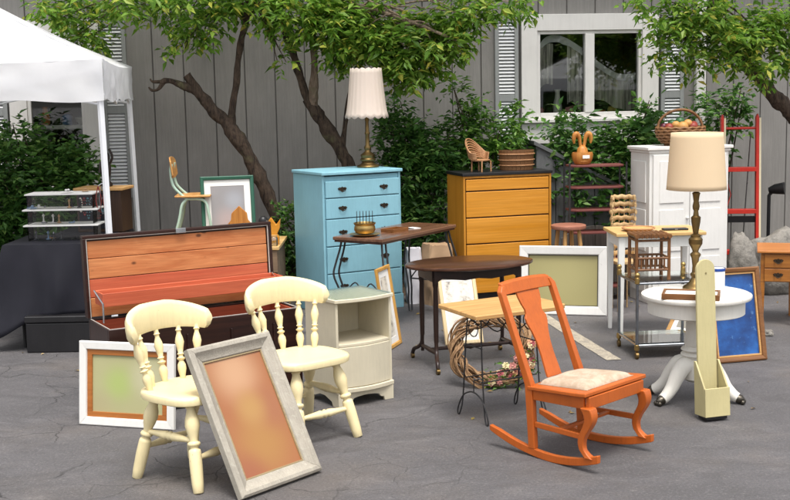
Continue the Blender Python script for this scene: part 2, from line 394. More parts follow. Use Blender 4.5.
def shutter(x0, x1, z0, z1):
    global slat_me
    sh = bpy.data.objects.new('shutter', None); COL.objects.link(sh); sh.parent = wall
    zm = (z0 + z1) / 2; st = .042
    B('shutter_frame', SHUT, sh, (x0, x0 + st, -.04, 0, z0, z1), (x1 - st, x1, -.04, 0, z0, z1), (x0 + st, x1 - st, -.038, 0, z1 - .06, z1), (x0 + st, x1 - st, -.038, 0, zm - .035, zm + .035), (x0 + st, x1 - st, -.038, 0, z0, z0 + .08), (x0 + st, x1 - st, -.008, -.003, z0 + .08, zm - .035), (x0 + st, x1 - st, -.008, -.003, zm + .035, z1 - .06), bevel=.003)
    wd = x1 - x0 - 2 * st
    for za, zb in ((z0 + .08, zm - .035), (zm + .035, z1 - .06)):
        n = int((zb - za) / .034)
        for i in range(n):
            if slat_me is None:
                mb = MB(); mb.prism([(-.034, -.008), (-.03, -.013), (-.009, .012), (-.012, .016)], 0, wd, 'yzx'); o = mb.build('slat', SLAT, sh, 0, 0); slat_me = o.data
            else: o = link('slat', slat_me, sh)
            o.location = (x0 + st, 0, za + (zb - za) * (i + .5) / n)
shutter(1.08, 1.33, 1.05, 2.72); shutter(2.87, 3.12, 1.05, 2.72); shutter(-2.92, -2.67, .96, 2.73); shutter(-4.1, -3.85, .96, 2.73)
B('downspout', TRIM, wall, (3.24, 3.35, -.08, -.005, .25, 4.4), bevel=.012)
B('eave', paint('eave_grey', hexc('6c6965'), .8), wall, (-8, 8, -.75, .3, 4.41, 4.55))
# grey sloping bulkhead (cellar hatch cheek) under the big window
cb = thing('cellar_hatch', 'dark grey sloping board cellar hatch below the big white window', 'hatch', (1.42, 11.62, .1), 7)
HATCH = siding('hatch_grey', hexc('6a6b6c'))
for i in range(4):
    mb = MB(); xa, xb = .2 * i, .2 * i + .193; za = lambda x: 1.32 - .52 * x
    mb.hexa([(xa, 0, .0), (xb, 0, .0), (xb, .04, .0), (xa, .04, .0)], [(xa, 0, za(xa)), (xb, 0, za(xb)), (xb, .04, za(xb)), (xa, .04, za(xa))])
    mb.build('cheek_board', HATCH, cb, .003)
mb = MB(); mb.hexa([(-.03, -.03, 1.325), (.82, -.03, .885), (.82, .5, .885), (-.03, .5, 1.325)], [(-.03, -.03, 1.365), (.82, -.03, .925), (.82, .5, .925), (-.03, .5, 1.365)]); mb.build('hatch_cover', HATCH, cb, .004)
mb = MB(); mb.hexa([(0, .041, 0), (.79, .041, 0), (.79, .46, 0), (0, .46, 0)], [(0, .041, 1.3), (.79, .041, .89), (.79, .46, .89), (0, .46, 1.3)]); mb.build('hatch_body', HATCH, cb)

# ------------------------------------------------------------------ trees and shrubs
def bark(name, c1, c2):
    k = NM(name); v = k.co((14, 14, 3.5)); f = k.noise(2, 7, .7, v, .6); f2 = k.noise(30, 4)
    c = k.mix(k.ramp(f, [(.35, 0.), (.62, 1.)]), c1, c2); c = k.mix(k.ramp(k.noise(6, 5), [(.58, 0.), (.68, .55)]), c, hexc('6d6a4a'))
    k.bump(k.mix(.3, f, f2), 1.0, .03); return k.set(Base_Color=c, Roughness=.95)
BARK = bark('bark', hexc('261d17'), hexc('5c4c3f')); BARK2 = bark('bark_pale', hexc('5b4a3c'), hexc('988674'))
G1 = leafmat('tree_leaf', [(0., hexc('4b6e22')), (.4, hexc('739f38')), (.78, hexc('94b64c')), (.93, hexc('bccb5a')), (1., hexc('dacb58'))], .5)
G2 = leafmat('shrub_leaf', [(0., hexc('315424')), (.5, hexc('4e7a35')), (.85, hexc('6d9a47')), (1., hexc('98b863'))], .4)
G3 = leafmat('sprout_leaf', [(0., hexc('34581e')), (.5, hexc('517d2c')), (1., hexc('86ac4a'))], .35)
def leaves(name, mat, parent, blobs, size=.085, seed=1, per=9, ratio=.42, droop=.5, spread=1.0):
    """leaf sprays: each spray is a short twig direction with leaves on both sides, spread through the blobs"""
    r_ = np.random.default_rng(seed); V = []; Fc = []
    for (cx, cy, cz, rx, ry, rz, n) in blobs:
        d = r_.normal(size=(n, 3)); d /= np.linalg.norm(d, axis=1)[:, None]
        rad = r_.uniform(.15, 1, n) ** .5
        # ragged shell
        lump = np.array([.78 + .42 * noise.noise((float(a[0]) * 2.1 + cx, float(a[1]) * 2.1 + cy, float(a[2]) * 2.1 + cz)) for a in d])
        P = d * (rad * lump)[:, None] * np.array([rx, ry, rz]) + np.array([cx, cy, cz])
        for q in range(n):
            tw = d[q] * .8 + r_.normal(size=3) * .5; tw[2] -= droop * r_.uniform(0, 1); tw /= np.linalg.norm(tw)
            L = size * r_.uniform(1.4, 2.8) * spread; side = np.cross(tw, [0, 0, 1]); ns = np.linalg.norm(side)
            side = side / ns if ns > .1 else np.array([1., 0, 0])
            for j in range(per):
                t = (j + .5) / per; base = P[q] + tw * L * t + r_.normal(size=3) * size * .12
                sd_ = side * (1 if j % 2 else -1) + tw * .5 + r_.normal(size=3) * .38; sd_[2] -= droop * .7; sd_ /= np.linalg.norm(sd_)
                ln = size * r_.choice([.55, .8, 1.0, 1.3]) * r_.uniform(.8, 1.15); up_ = np.array([0, 0, 1.]) + r_.normal(size=3) * .45
                wv = np.cross(sd_, up_); wv /= (np.linalg.norm(wv) + 1e-6); nrm = np.cross(wv, sd_)
                wd = ln * ratio * .5
                b = len(V)
                V += [base, base + sd_ * ln * .42 + wv * wd + nrm * ln * .07, base + sd_ * ln - nrm * ln * .08, base + sd_ * ln * .42 - wv * wd + nrm * ln * .07]
                Fc += [(b, b + 1, b + 2), (b, b + 2, b + 3)]
    me = bpy.data.meshes.new(name); me.from_pydata([tuple(map(float, v)) for v in V], [], Fc); me.materials.append(mat)
    return link(name, me, parent)
def limb(mb, pts, radii, sub=9, n=10, seed=0, rough=.12):
    P = smoothline(pts, sub); rr = lerpr(radii, len(P))
    P2 = []; R2 = []
    for i, p in enumerate(P):
        j = noise.noise_vector((p.x * 5 + seed, p.y * 5, p.z * 5)) * rr[i] * .35
        P2.append(p + j); R2.append(rr[i] * (1 + rough * noise.noise((p.x * 9, p.y * 9 + seed, p.z * 9)) * 2))
    b0 = len(mb.v); n = int(n * 1.6); mb.tube(P2, R2, n)
    for i in range(b0, len(mb.v)):
        v = Vector(mb.v[i]); q = P2[min((i - b0) // n, len(P2) - 1)]; rd = v - q
        k_ = .22 * noise.noise((v.x * 26 + seed, v.y * 26, v.z * 7)) + .16 * noise.noise((v.x * 55, v.y * 55 + seed, v.z * 22))
        mb.v[i] = tuple(v + rd * k_)
    return mb
def twigs(mb, blobs, origin, seed, n=14, r0=.012):
    rr = random.Random(seed)
    for i in range(n):
        b = blobs[i % len(blobs)]
        e = Vector((b[0] + rr.uniform(-.8, .8) * b[3], b[1] + rr.uniform(-.6, .6) * b[4], b[2] + rr.uniform(-.5, .7) * b[5]))
        o = Vector(origin[i % len(origin)]); mid = o.lerp(e, .5) + Vector((rr.uniform(-.1, .1), rr.uniform(-.1, .1), rr.uniform(.0, .2)))
        limb(mb, [o, mid, e], [r0, r0 * .7, r0 * .3], 4, 5, seed + i)

t = thing('crooked_tree', 'crooked leaning tree with a sawn-off limb beside the blue dresser', 'tree', (0, 0, 0))
mb = MB()
limb(mb, [(-1.0, 11.45, .02), (-1.05, 11.43, .33), (-1.10, 11.4, .55), (-1.23, 11.38, 1.0), (-1.39, 11.36, 1.34), (-1.56, 11.34, 1.64), (-1.74, 11.32, 1.86), (-1.84, 11.3, 1.99), (-1.955, 11.28, 2.17)], [.1, .075, .066, .062, .063, .066, .058, .048, .04], 6, 14, 1, .2)
limb(mb, [(-1.74, 11.32, 1.86), (-1.90, 11.29, 2.02), (-2.0, 11.27, 2.07), (-2.12, 11.25, 2.12), (-2.20, 11.25, 2.10)], [.045, .038, .032, .026, .024], 5, 10, 2, .2)
limb(mb, [(-2.17, 11.25, 2.11), (-2.22, 11.24, 2.04), (-2.28, 11.24, 2.03), (-2.31, 11.23, 2.06)], [.02, .017, .013, .007], 4, 7, 3)
limb(mb, [(-2.19, 11.25, 2.11), (-2.27, 11.23, 2.11), (-2.29, 11.22, 2.14)], [.018, .012, .006], 4, 7, 4)
limb(mb, [(-1.56, 11.34, 1.6), (-1.53, 11.33, 1.85), (-1.48, 11.3, 2.16), (-1.42, 11.25, 2.45), (-1.36, 11.2, 2.65), (-1.31, 11.1, 2.95), (-1.25, 11.0, 3.3)], [.045, .036, .032, .032, .03, .026, .022], 5, 10, 5)
BL1 = [(-1.75, 11.1, 2.86, .62, .45, .2, 137), (-2.4, 11.15, 2.86, .45, .4, .13, 75), (-1.82, 11.05, 2.6, .26, .26, .16, 56), (-1.25, 11.1, 2.86, .35, .4, .16, 75), (-3.05, 11.35, 2.78, .32, .3, .2, 93), (-2.86, 11.35, 2.55, .16, .16, .14, 35), (-1.6, 11.0, 3.4, 1.4, 1.0, .4, 110), (-1.02, 11.2, 2.32, .09, .1, .16, 8), (-1.98, 11.05, 2.44, .08, .08, .06, 6)]
twigs(mb, BL1, [(-1.36, 11.2, 2.65), (-1.31, 11.1, 2.95), (-1.25, 11.0, 3.3)], 11, 26)
mb.build('trunk', BARK, t, smooth=60)
leaves('crown', G1, t, BL1, .088, 21)

t = thing('forked_tree', 'leafy tree forking low behind the blue dresser and lamp', 'tree', (0, 0, 0))
mb = MB()
limb(mb, [(-.12, 11.75, .02), (-.22, 11.7, .5), (-.32, 11.65, .91), (-.45, 11.62, 1.26), (-.57, 11.6, 1.51), (-.73, 11.58, 1.76), (-.83, 11.57, 1.92)], [.1, .08, .07, .066, .062, .058, .052], 6, 14, 6, .2)
limb(mb, [(-.80, 11.57, 1.86), (-.86, 11.55, 2.02), (-.92, 11.5, 2.25), (-1.02, 11.4, 2.59), (-1.05, 11.3, 2.9), (-1.0, 11.2, 3.3)], [.046, .038, .036, .034, .03, .024], 5, 10, 7)
limb(mb, [(-.50, 11.6, 1.38), (-.47, 11.62, 1.65), (-.42, 11.6, 1.95), (-.3, 11.5, 2.3)], [.03, .024, .02, .014], 5, 8, 9)
mb.build('trunk', BARK, t, smooth=60)
mb = MB()
limb(mb, [(-.75, 11.57, 1.80), (-.77, 11.53, 1.98), (-.745, 11.5, 2.29), (-.76, 11.4, 2.68), (-.6, 11.3, 3.0), (-.3, 11.2, 3.3)], [.046, .042, .038, .034, .03, .024], 5, 10, 8)
limb(mb, [(-.76, 11.4, 2.6), (-.3, 11.1, 2.75), (.2, 10.95, 2.6), (.6, 10.85, 2.42)], [.04, .03, .02, .01], 5, 8, 9)
BL2 = [(-.9, 11.25, 2.74, .42, .4, .24, 155), (-.5, 11.2, 2.62, .36, .38, .26, 170), (-.25, 11.15, 2.5, .32, .32, .26, 186), (.2, 11.1, 2.42, .36, .32, .24, 217), (.5, 11.05, 2.42, .2, .22, .14, 69), (.15, 11.05, 2.2, .24, .22, .12, 77), (.36, 11.05, 2.18, .11, .12, .08, 18), (.62, 11.1, 2.68, .4, .35, .1, 77), (1.05, 11.15, 2.78, .4, .3, .07, 52), (-.45, 11.3, 2.34, .2, .2, .14, 40), (-.06, 11.15, 2.18, .1, .1, .08, 15), (0, 11.0, 3.2, 1.3, 1.0, .4, 110), (.62, 11.0, 2.38, .1, .1, .05, 15)]
twigs(mb, BL2, [(-.76, 11.4, 2.6), (-.3, 11.1, 2.75), (.2, 10.95, 2.6), (-.6, 11.3, 3.0)], 12, 34)
mb.build('branch', BARK2, t, smooth=60)
leaves('crown', G1, t, BL2, .088, 22)

t = thing('arching_tree', 'tree arching in over the tall white cupboard and red ladder', 'tree', (0, 0, 0))
mb = MB()
limb(mb, [(4.75, 11.7, .05), (4.62, 11.7, .7), (4.4, 11.65, 1.25), (4.02, 11.6, 1.62), (3.88, 11.58, 1.73), (3.72, 11.56, 1.87), (3.57, 11.53, 2.04), (3.42, 11.5, 2.19), (3.2, 11.4, 2.45), (3.05, 11.3, 2.8)], [.13, .11, .095, .08, .075, .065, .06, .055, .045, .03], 6, 12, 13, .2)
BL3 = [(2.62, 11.15, 2.6, .24, .28, .22, 55), (2.95, 11.15, 2.55, .34, .3, .26, 110), (3.2, 11.15, 2.38, .28, .28, .2, 80), (3.45, 11.2, 2.5, .34, .3, .24, 100), (3.8, 11.2, 2.55, .3, .3, .26, 80), (2.56, 11.05, 2.3, .13, .13, .13, 21), (3.5, 11.1, 2.16, .16, .18, .1, 28), (2.9, 11.1, 2.2, .16, .15, .1, 21), (3.8, 11.25, 2.25, .2, .2, .12, 30), (2.42, 11.1, 2.8, .25, .3, .09, 25), (3.2, 11.1, 3.1, 1.2, .9, .4, 72)]
twigs(mb, BL3, [(3.42, 11.5, 2.19), (3.2, 11.4, 2.45), (3.05, 11.3, 2.8)], 14, 24)
mb.build('trunk', BARK, t, smooth=60)
leaves('crown', G1, t, BL3, .085, 23)

def shrub(name, label, base, blobs, mat, size, seed, stems=7, per=9, ratio=.5, droop=.2, group=None):
    t = thing(name, label, 'shrub', (0, 0, 0), group=group); mb = MB(); rr = random.Random(seed)
    for i in range(stems):
        b = blobs[i % len(blobs)]
        e = Vector((b[0] + rr.uniform(-.6, .6) * b[3], b[1] + rr.uniform(-.5, .5) * b[4], b[2] + rr.uniform(.1, .8) * b[5]))
        o = Vector((base[0] + rr.uniform(-.1, .1), base[1] + rr.uniform(-.1, .1), base[2]))
        limb(mb, [o, o.lerp(e, .5) + Vector((rr.uniform(-.08, .08), rr.uniform(-.08, .08), .08)), e], [.016, .011, .004], 4, 6, seed + i)
    mb.build('stem', BARK, t, smooth=60); leaves('foliage', mat, t, blobs, size, seed, per, ratio, droop); return t
shrub('shrub', 'big dense dark green shrub growing behind the black draped display table', (-3.3, 11.2, .1),
      [(-3.3, 11.0, 1.1, .55, .42, .52, 560), (-3.75, 11.0, 1.1, .45, .4, .6, 380), (-3.0, 11.0, .8, .35, .3, .5, 260), (-3.5, 11.05, 1.6, .24, .3, .18, 70), (-2.95, 11.05, 1.4, .16, .2, .2, 50), (-3.6, 10.95, .5, .6, .3, .4, 250)], G2, .075, 31, 14)
shrub('shrub', 'dark green shrub between the blue and orange dressers', (.25, 11.75, .12),
      [(.25, 11.6, 1.15, .38, .3, .6, 430), (.05, 11.65, 1.5, .26, .22, .32, 120), (.45, 11.6, 1.35, .3, .25, .35, 170), (.2, 11.55, .6, .4, .25, .4, 260), (.0, 11.75, 1.75, .16, .1, .16, 24)], G2, .072, 32, 12)
shrub('shrub', 'loose light green shrub rising behind the orange dresser and basket', (.95, 11.85, .12),
      [(.72, 11.75, 1.5, .22, .2, .38, 110), (.8, 11.8, 1.75, .12, .12, .16, 26), (1.16, 11.75, 1.5, .2, .18, .35, 90), (1.0, 11.75, 1.2, .4, .25, .3, 180), (.66, 11.7, 1.96, .08, .08, .07, 9)], G3, .075, 33, 10)
shrub('shrub', 'broad green shrub behind the black shelf rack under the window', (2.1, 11.95, .12),
      [(2.05, 11.85, 1.2, .5, .22, .42, 330), (1.75, 11.8, 1.45, .26, .2, .3, 90), (2.5, 11.85, 1.4, .24, .2, .36, 150), (1.68, 11.75, 1.0, .22, .2, .35, 80), (2.1, 11.8, .65, .4, .2, .4, 190), (2.6, 11.85, 1.7, .12, .1, .18, 24)], G2, .085, 34, 12)
shrub('shrub', 'sparse dark shrub against the wall behind the red ladder', (3.4, 12.25, .12),
      [(3.35, 12.15, 1.65, .3, .15, .2, 70), (3.2, 12.15, 1.25, .22, .15, .3, 60), (3.55, 12.15, 1.85, .14, .1, .12, 20)], G2, .08, 35, 7)
shrub('shrub', 'low weedy shrub at the foot of the crooked tree', (-1.0, 11.2, .1),
      [(-1.0, 11.15, .65, .16, .15, .4, 90), (-.92, 11.2, .35, .2, .15, .28, 60)], G2, .06, 36, 6)

# ------------------------------------------------------------------ canopy tents
CLOTH = cloth_white('canopy_cloth'); TUBE = paint('canopy_pole_white', hexc('e4e5e8'), .3, .04)
def tent(label, FR, RR, wd, zb, zt, zp, legs_lean=.05):
    t = thing('canopy_tent', label, 'canopy', (0, 0, 0))
    FR = Vector((*FR, 0)); RR = Vector((*RR, 0)); sd_ = (RR - FR); lf = Vector((-sd_.y, sd_.x, 0)).normalized()
    FLc = FR + lf * wd; RLc = RR + lf * wd; ctr = (FR + RR + FLc + RLc) / 4 + Vector((0, 0, zp))
    corners = [FR, RR, RLc, FLc]
    for i in range(4):
        a, b = corners[i], corners[(i + 1) % 4]; mb = MB(); n = 16; vs = []; fs = []
        for j in range(n + 1):
            for q in range(n + 1):
                s_ = q / n; e = a.lerp(b, s_); e.z = zt - .03 * math.sin(PI * s_)
                p = e.lerp(ctr, j / n); p.z -= .07 * math.sin(PI * j / n) * (.6 + .4 * math.sin(PI * s_)) * (1 - .3 * j / n)
                p.z += (.02 * noise.noise((p.x * 2.5, p.y * 2.5, i)) + .008 * noise.noise((p.x * 8, p.y * 8, i))) * min(1, j / 2) * (1 - j / n)
                vs.append(tuple(p))
        for j in range(n):
            for q in range(n): fs.append((j * (n + 1) + q, j * (n + 1) + q + 1, (j + 1) * (n + 1) + q + 1, (j + 1) * (n + 1) + q))
        mb.add(vs, fs); mb.build('roof_panel', CLOTH, t, smooth=80)
        mb = MB(); vs = []; fs = []; N = 60; nz = 5; out = (b - a).cross(Vector((0, 0, 1))).normalized()
        for j in range(nz + 1):
            for q in range(N + 1):
                s_ = q / N; p = a.lerp(b, s_); ez = zt - .03 * math.sin(PI * s_); k_ = j / nz
                p.z = ez + (zb + .012 * math.sin(s_ * PI * 6) - ez) * k_
                p += out * (.004 + .03 * k_ * noise.noise((s_ * 7, i * 3.1, k_)) + .016 * noise.noise((s_ * 19, i, k_ * 3 + s_ * 4)))
                vs.append(tuple(p))
        for j in range(nz):
            for q in range(N): fs.append((j * (N + 1) + q, j * (N + 1) + q + 1, (j + 1) * (N + 1) + q + 1, (j + 1) * (N + 1) + q))
        mb.add(vs, fs); mb.build('valance', CLOTH, t, smooth=80)
        inn = (ctr - a); inn.z = 0; inn.normalize(); q0 = a + inn * .05
        foot = q0 - inn * legs_lean
        mb = MB(); mb.tube([tuple(foot) , (q0.x, q0.y, zt - .05)], .026, 4); mb.build('leg', TUBE, t, .002)
        mb = MB(); mb.box(-.06, .06, -.06, .06, 0, .008); o = mb.build('foot_plate', TUBE, t); o.location = foot
        q1 = b + (Vector((ctr.x, ctr.y, 0)) - b).normalized() * .05; md = (q0 + q1) / 2
        mb = MB()
        mb.tube([(q0.x, q0.y, zt - .08), (md.x, md.y, zt - .34), ], .01, 6); mb.tube([(q1.x, q1.y, zt - .08), (md.x, md.y, zt - .34)], .01, 6)
        mb.tube([(q0.x, q0.y, zt - .34), (md.x, md.y, zt - .08)], .01, 6); mb.tube([(q1.x, q1.y, zt - .34), (md.x, md.y, zt - .08)], .01, 6)
        mb.build('truss', TUBE, t)
    for cpt in corners:
        mb = MB(); P = []
        for j in range(17):
            e = cpt.copy(); e.z = zt; p = e.lerp(ctr, j / 16); p.z += -.003 - .07 * math.sin(PI * j / 16) * .6 * (1 - .3 * j / 16); P.append(tuple(p))
        mb.tube(P, .007, 6); mb.build('hip_seam', CLOTH, t, smooth=60)
    return t
tent('white pop-up canopy tent standing over the black draped display table', (-2.17, 8.9), (-2.48, 11.3), 2.6, 1.945, 2.255, 2.92)

# ------------------------------------------------------------------ furniture materials
BLUE = paint('blue_paint', hexc('82b2c0'), .5, .07, 4, hexc('a3c8d1'), .68, 14)
BRONZE = metal('dark_bronze', hexc('4c4238'), .45); BRASS = metal('brass', hexc('ab8f5a'), .4, .3); BRASSD = metal('old_brass', hexc('7d6742'), .42, .4)
IRON = paint('black_iron', hexc('2b2a2b'), .45, .15); CHROME = metal('chrome', hexc('c9cccf'), .16); STEEL = metal('steel', hexc('8f9297'), .3)
HONEY = wood('honey_maple', hexc('c5821f'), hexc('d8963a'), 0, .38, 4); HONEYS = wood('honey_maple_side', hexc('b87a22'), hexc('cc8d33'), 2, .4, 4)
BLACKP = paint('black_paint', hexc('1d1c1e'), .4, .15)
CREAM = paint('cream_paint', hexc('e3d3a5'), .42, .07, 4, hexc('b08c54'), .645, 34)
NIGHT = paint('ivory_paint', hexc('cdc4ac'), .5, .06, 4, hexc('aa9c7e'), .72, 10)
ORANGE = paint('orange_paint', hexc('b3591f'), .36, .12, 5, hexc('85451f'), .635, 38)
k = NM('faded_cushion'); f = k.noise(26, 5, .7); f3 = k.noise(7, 4); c = k.mix(k.ramp(f, [(.42, 0.), (.58, 1.)]), hexc('a8957f'), hexc('b9a793')); c = k.mix(k.ramp(f3, [(.5, 0.), (.62, .5)]), c, hexc('a08a72')); k.bump(k.noise(160, 2), .5, .004); CUSH = k.set(Base_Color=c, Roughness=.95)
WHITEP = paint('white_paint', hexc('dcdad5'), .5, .05, 3, hexc('aaa69f'), .70, 8)
CEDAR = wood('cedar', hexc('ae6538'), hexc('cd8a57'), 0, .5, 6, 8, 4.0); CEDAR2 = wood('cedar_red', hexc('b25136'), hexc('cb6d4a'), 0, .45, 5)
MAHOG = wood('dark_mahogany', hexc('241512'), hexc('3a211b'), 0, .28, 5)
WALN = wood('walnut', hexc('3b241b'), hexc('5f3d2a'), 0, .22, 4); WALND = wood('walnut_dark', hexc('231714'), hexc('38251d'), 2, .35, 5)
OAK = wood('oak', hexc('b88a52'), hexc('d6ab70'), 0, .45, 5); OAKZ = wood('oak_upright', hexc('a97b45'), hexc('c89c62'), 2, .5, 5)
PINE = wood('pine_top', hexc('c69a5c'), hexc('e0bd84'), 0, .42, 4); BAMB = wood('bamboo', hexc('5d3b22'), hexc('8a5d36'), 2, .4, 6)
GREYP = paint('driftwood_grey', hexc('9f988b'), .6, .14, 9, hexc('aaa496'), .55, 40, bump=.3)
WEATH = wood('weathered_plank', hexc('6f6a64'), hexc('9a938a'), 2, .85, 5); BENCHW = wood('bench_brown', hexc('6d5946'), hexc('93795f'), 0, .85, 4)
REDP = paint('red_paint', hexc('b52a1d'), .4, .12, 6, hexc('7d2219'), .7); RACKR = paint('rust_red_shelf', hexc('6f3c37'), .5, .12)
WICK = wood('wicker', hexc('9a6b45'), hexc('c89a70'), 0, .65, 20); WICKD = wood('wicker_dark', hexc('5a3b22'), hexc('94683e'), 0, .65, 20)
GLASST = clear('glass_shelf', (.86, .93, .9), .35); ACRYL = clear('acrylic', (.985, .99, .99), .06, .03, 1.2)
PAPER = paint('white_paper', hexc('e4e2dd'), .7, .03); BLACKC = fabric('black_cloth', hexc('202027'), .3, .62)
PARCH = None
def shade_mat(name, col):
    k = NM(name); f = k.noise(3, 4); c = k.mix(f, sc(col, .95), sc(col, 1.03)); k.bump(k.noise(180, 2, vec=k.co((1, 1, .2))), .1, .003)
    k.set(Base_Color=c, Roughness=.85, Specular_IOR_Level=.15)
    tl = k.n('ShaderNodeBsdfTranslucent'); k.l(c, tl.inputs[0]); mx = k.n('ShaderNodeMixShader'); mx.inputs[0].default_value = .35
    k.l(k.b.outputs[0], mx.inputs[1]); k.l(tl.outputs[0], mx.inputs[2]); k.l(mx.outputs[0], k.o.inputs[0]); return k.m
SHADE1 = shade_mat('cream_shade', hexc('f3e6da')); SHADE2 = shade_mat('parchment_shade', hexc('f0dcbb'))

# ------------------------------------------------------------------ dressers
def bail_handle(parent, x, y, z, s=1.0):
    mb = MB(); out = [(-.045, .004), (-.03, .014), (-.012, .012), (0, .02), (.012, .012), (.03, .014), (.045, .004), (.035, -.012), (.018, -.012), (0, -.03), (-.018, -.012), (-.035, -.012)]
    mb.prism([(x + p * s, z + q * s) for p, q in out[::-1]], y - .003, y)
    P = [(x + .03 * s * math.cos(a), y - .008 - .008 * abs(math.sin(a)), z + .002 - .026 * s * abs(math.sin(a))) for a in np.linspace(0, PI, 10)]
    mb.tube(P, .0035, 6)
    for e in (-.03, .03): mb.ball((x + e * s, y - .006, z + .003), .007, 8)
    return mb.build('handle', BRONZE, parent)
t = thing('blue_dresser', 'tall light blue painted chest of five drawers with a lamp on top', 'dresser', (-.428, 10.709, 0), 30.3)
w_, d_, h_ = .80, .60, 1.28
B('carcass', BLUE, t, (-w_ / 2, -w_ / 2 + .022, -d_ / 2 + .012, d_ / 2, .0, h_ - .03), (w_ / 2 - .022, w_ / 2, -d_ / 2 + .012, d_ / 2, .0, h_ - .03), (-w_ / 2 + .022, w_ / 2 - .022, d_ / 2 - .015, d_ / 2 - .001, .05, h_ - .03), (-w_ / 2 + .022, w_ / 2 - .022, -d_ / 2 + .02, d_ / 2 - .016, .05, h_ - .04), bevel=.004)
mb = MB(); mb.prism([(-w_ / 2 - .012, -d_ / 2 - .012), (-w_ * .25, -d_ / 2 - .02), (0, -d_ / 2 - .024), (w_ * .25, -d_ / 2 - .02), (w_ / 2 + .012, -d_ / 2 - .012), (w_ / 2 + .012, d_ / 2 + .01), (-w_ / 2 - .012, d_ / 2 + .01)], h_ - .029, h_, 'xyz'); mb.build('top', BLUE, t, .007, 30, 3)
hts = [.237, .245, .245, .185, .155]; z = .135
for i, hh in enumerate(hts):
    dr = B('drawer', BLUE, t, (-w_ / 2 + .026, w_ / 2 - .026, -d_ / 2 - .006, -d_ / 2 + .018, z + .005, z + hh - .005), bevel=.005)
    for sx_ in (-.25, .25): bail_handle(dr, sx_ * w_ * 1.06, -d_ / 2 - .0065, z + hh * .52)
    z += hh
mb = MB(); a = w_ / 2; mb.prism([(-a, .0), (-a + .09, .0), (-a + .12, .035), (-.12, .05), (0, .035), (.12, .05), (a - .12, .035), (a - .09, .0), (a, .0), (a, .128), (-a, .128)], -d_ / 2 - .008, -d_ / 2 + .0115); mb.build('plinth', BLUE, t, .004)
t = thing('orange_dresser', 'tall honey-orange wooden chest of drawers with a black top', 'dresser', (.994, 11.048, 0), 17.1)
w_, d_, h_ = .88, .44, 1.215
B('carcass', HONEYS, t, (-w_ / 2, -w_ / 2 + .02, -d_ / 2, d_ / 2, .0, h_ - .028), (w_ / 2 - .02, w_ / 2, -d_ / 2, d_ / 2, .0, h_ - .028), (-w_ / 2 + .02, w_ / 2 - .02, -d_ / 2 + .001, -d_ / 2 + .03, h_ - .05, h_ - .0285), bevel=.003)
B('inner_case', BLACKP, t, (-w_ / 2 + .0201, w_ / 2 - .0201, -d_ / 2 + .02, d_ / 2 - .002, .0, h_ - .055))
B('top', BLACKP, t, (-w_ / 2 - .01, w_ / 2 + .01, -d_ / 2 - .012, d_ / 2 + .005, h_ - .027, h_), bevel=.004)
z = .095
for hh in (.235, .232, .245, .245, .115):
    B('drawer', HONEY, t, (-w_ / 2 + .026, w_ / 2 - .026, -d_ / 2 - .004, -d_ / 2 + .019, z, z + hh - .011), bevel=.006); z += hh

# nightstand
t = thing('nightstand', 'ivory painted nightstand with open cubby and glass top beside the cream chairs', 'nightstand', (-.311, 7.417, 0), 35)
w_, d_, h_ = .42, .37, .695
def bow(x0, x1, yb, yf, out, n=12): return [(x0, yb)] + [(x0 + (x1 - x0) * i / n, yf - out * math.sin(PI * i / n)) for i in range(n + 1)] + [(x1, yb)]
a, b = w_ / 2, d_ / 2
B('side_panel', NIGHT, t, (-a, -a + .018, -b, b, .09, h_ - .03)); B('side_panel', NIGHT, t, (a - .018, a, -b, b, .09, h_ - .03))
B('back_panel', NIGHT, t, (-a + .0185, a - .0185, b - .012, b - .001, .09, h_ - .031))
mb = MB(); mb.prism(bow(-a + .0185, a - .0185, b - .0125, -b + .003, .03), .385, .403, 'xyz'); mb.build('shelf', NIGHT, t, .003)
mb = MB(); mb.prism(bow(-a - .012, a + .012, b + .004, -b - .012, .035), h_ - .028, h_ - .004, 'xyz'); mb.build('top', NIGHT, t, .005)
mb = MB(); mb.prism(bow(-a - .004, a + .004, b, -b - .005, .035), h_ - .0035, h_ + .003, 'xyz'); mb.build('glass_top', clear('nightstand_glass', (.93, .975, .95), .02, .25, 1.04), t, .001)
mb = MB(); mb.prism(bow(-a + .0186, a - .0186, b - .04, -b - .002, .033), .125, .383, 'xyz'); mb.build('drawer_front', NIGHT, t, .004)
mb = MB(); mb.prism(bow(-a - .008, a + .008, b + .003, -b - .01, .036), .092, .122, 'xyz'); mb.build('moulding', NIGHT, t, .006)
foot = [(0, 0), (.07, 0), (.075, .025), (.10, .03), (.115, .05), (.14, .055)]
mb = MB(); mb.prism([(-a, .0)] + [(-a + p, q) for p, q in foot[1:]] + [(-.02, .06), (.02, .06)] + [(a - p, q) for p, q in foot[:0:-1]] + [(a, 0), (a, .0915), (-a, .0915)], -b - .012, -b + .008); mb.build('plinth', NIGHT, t, .003)
for sx_ in (-a, a - .016):
    mb = MB(); mb.prism([(-b + .009, 0), (-b + .06, 0), (-b + .075, .03), (-.03, .055), (.03, .055), (b - .075, .03), (b - .06, 0), (b, 0), (b, .0915), (-b + .009, .0915)], sx_, sx_ + .016, 'yzx'); mb.build('plinth', NIGHT, t, .003)

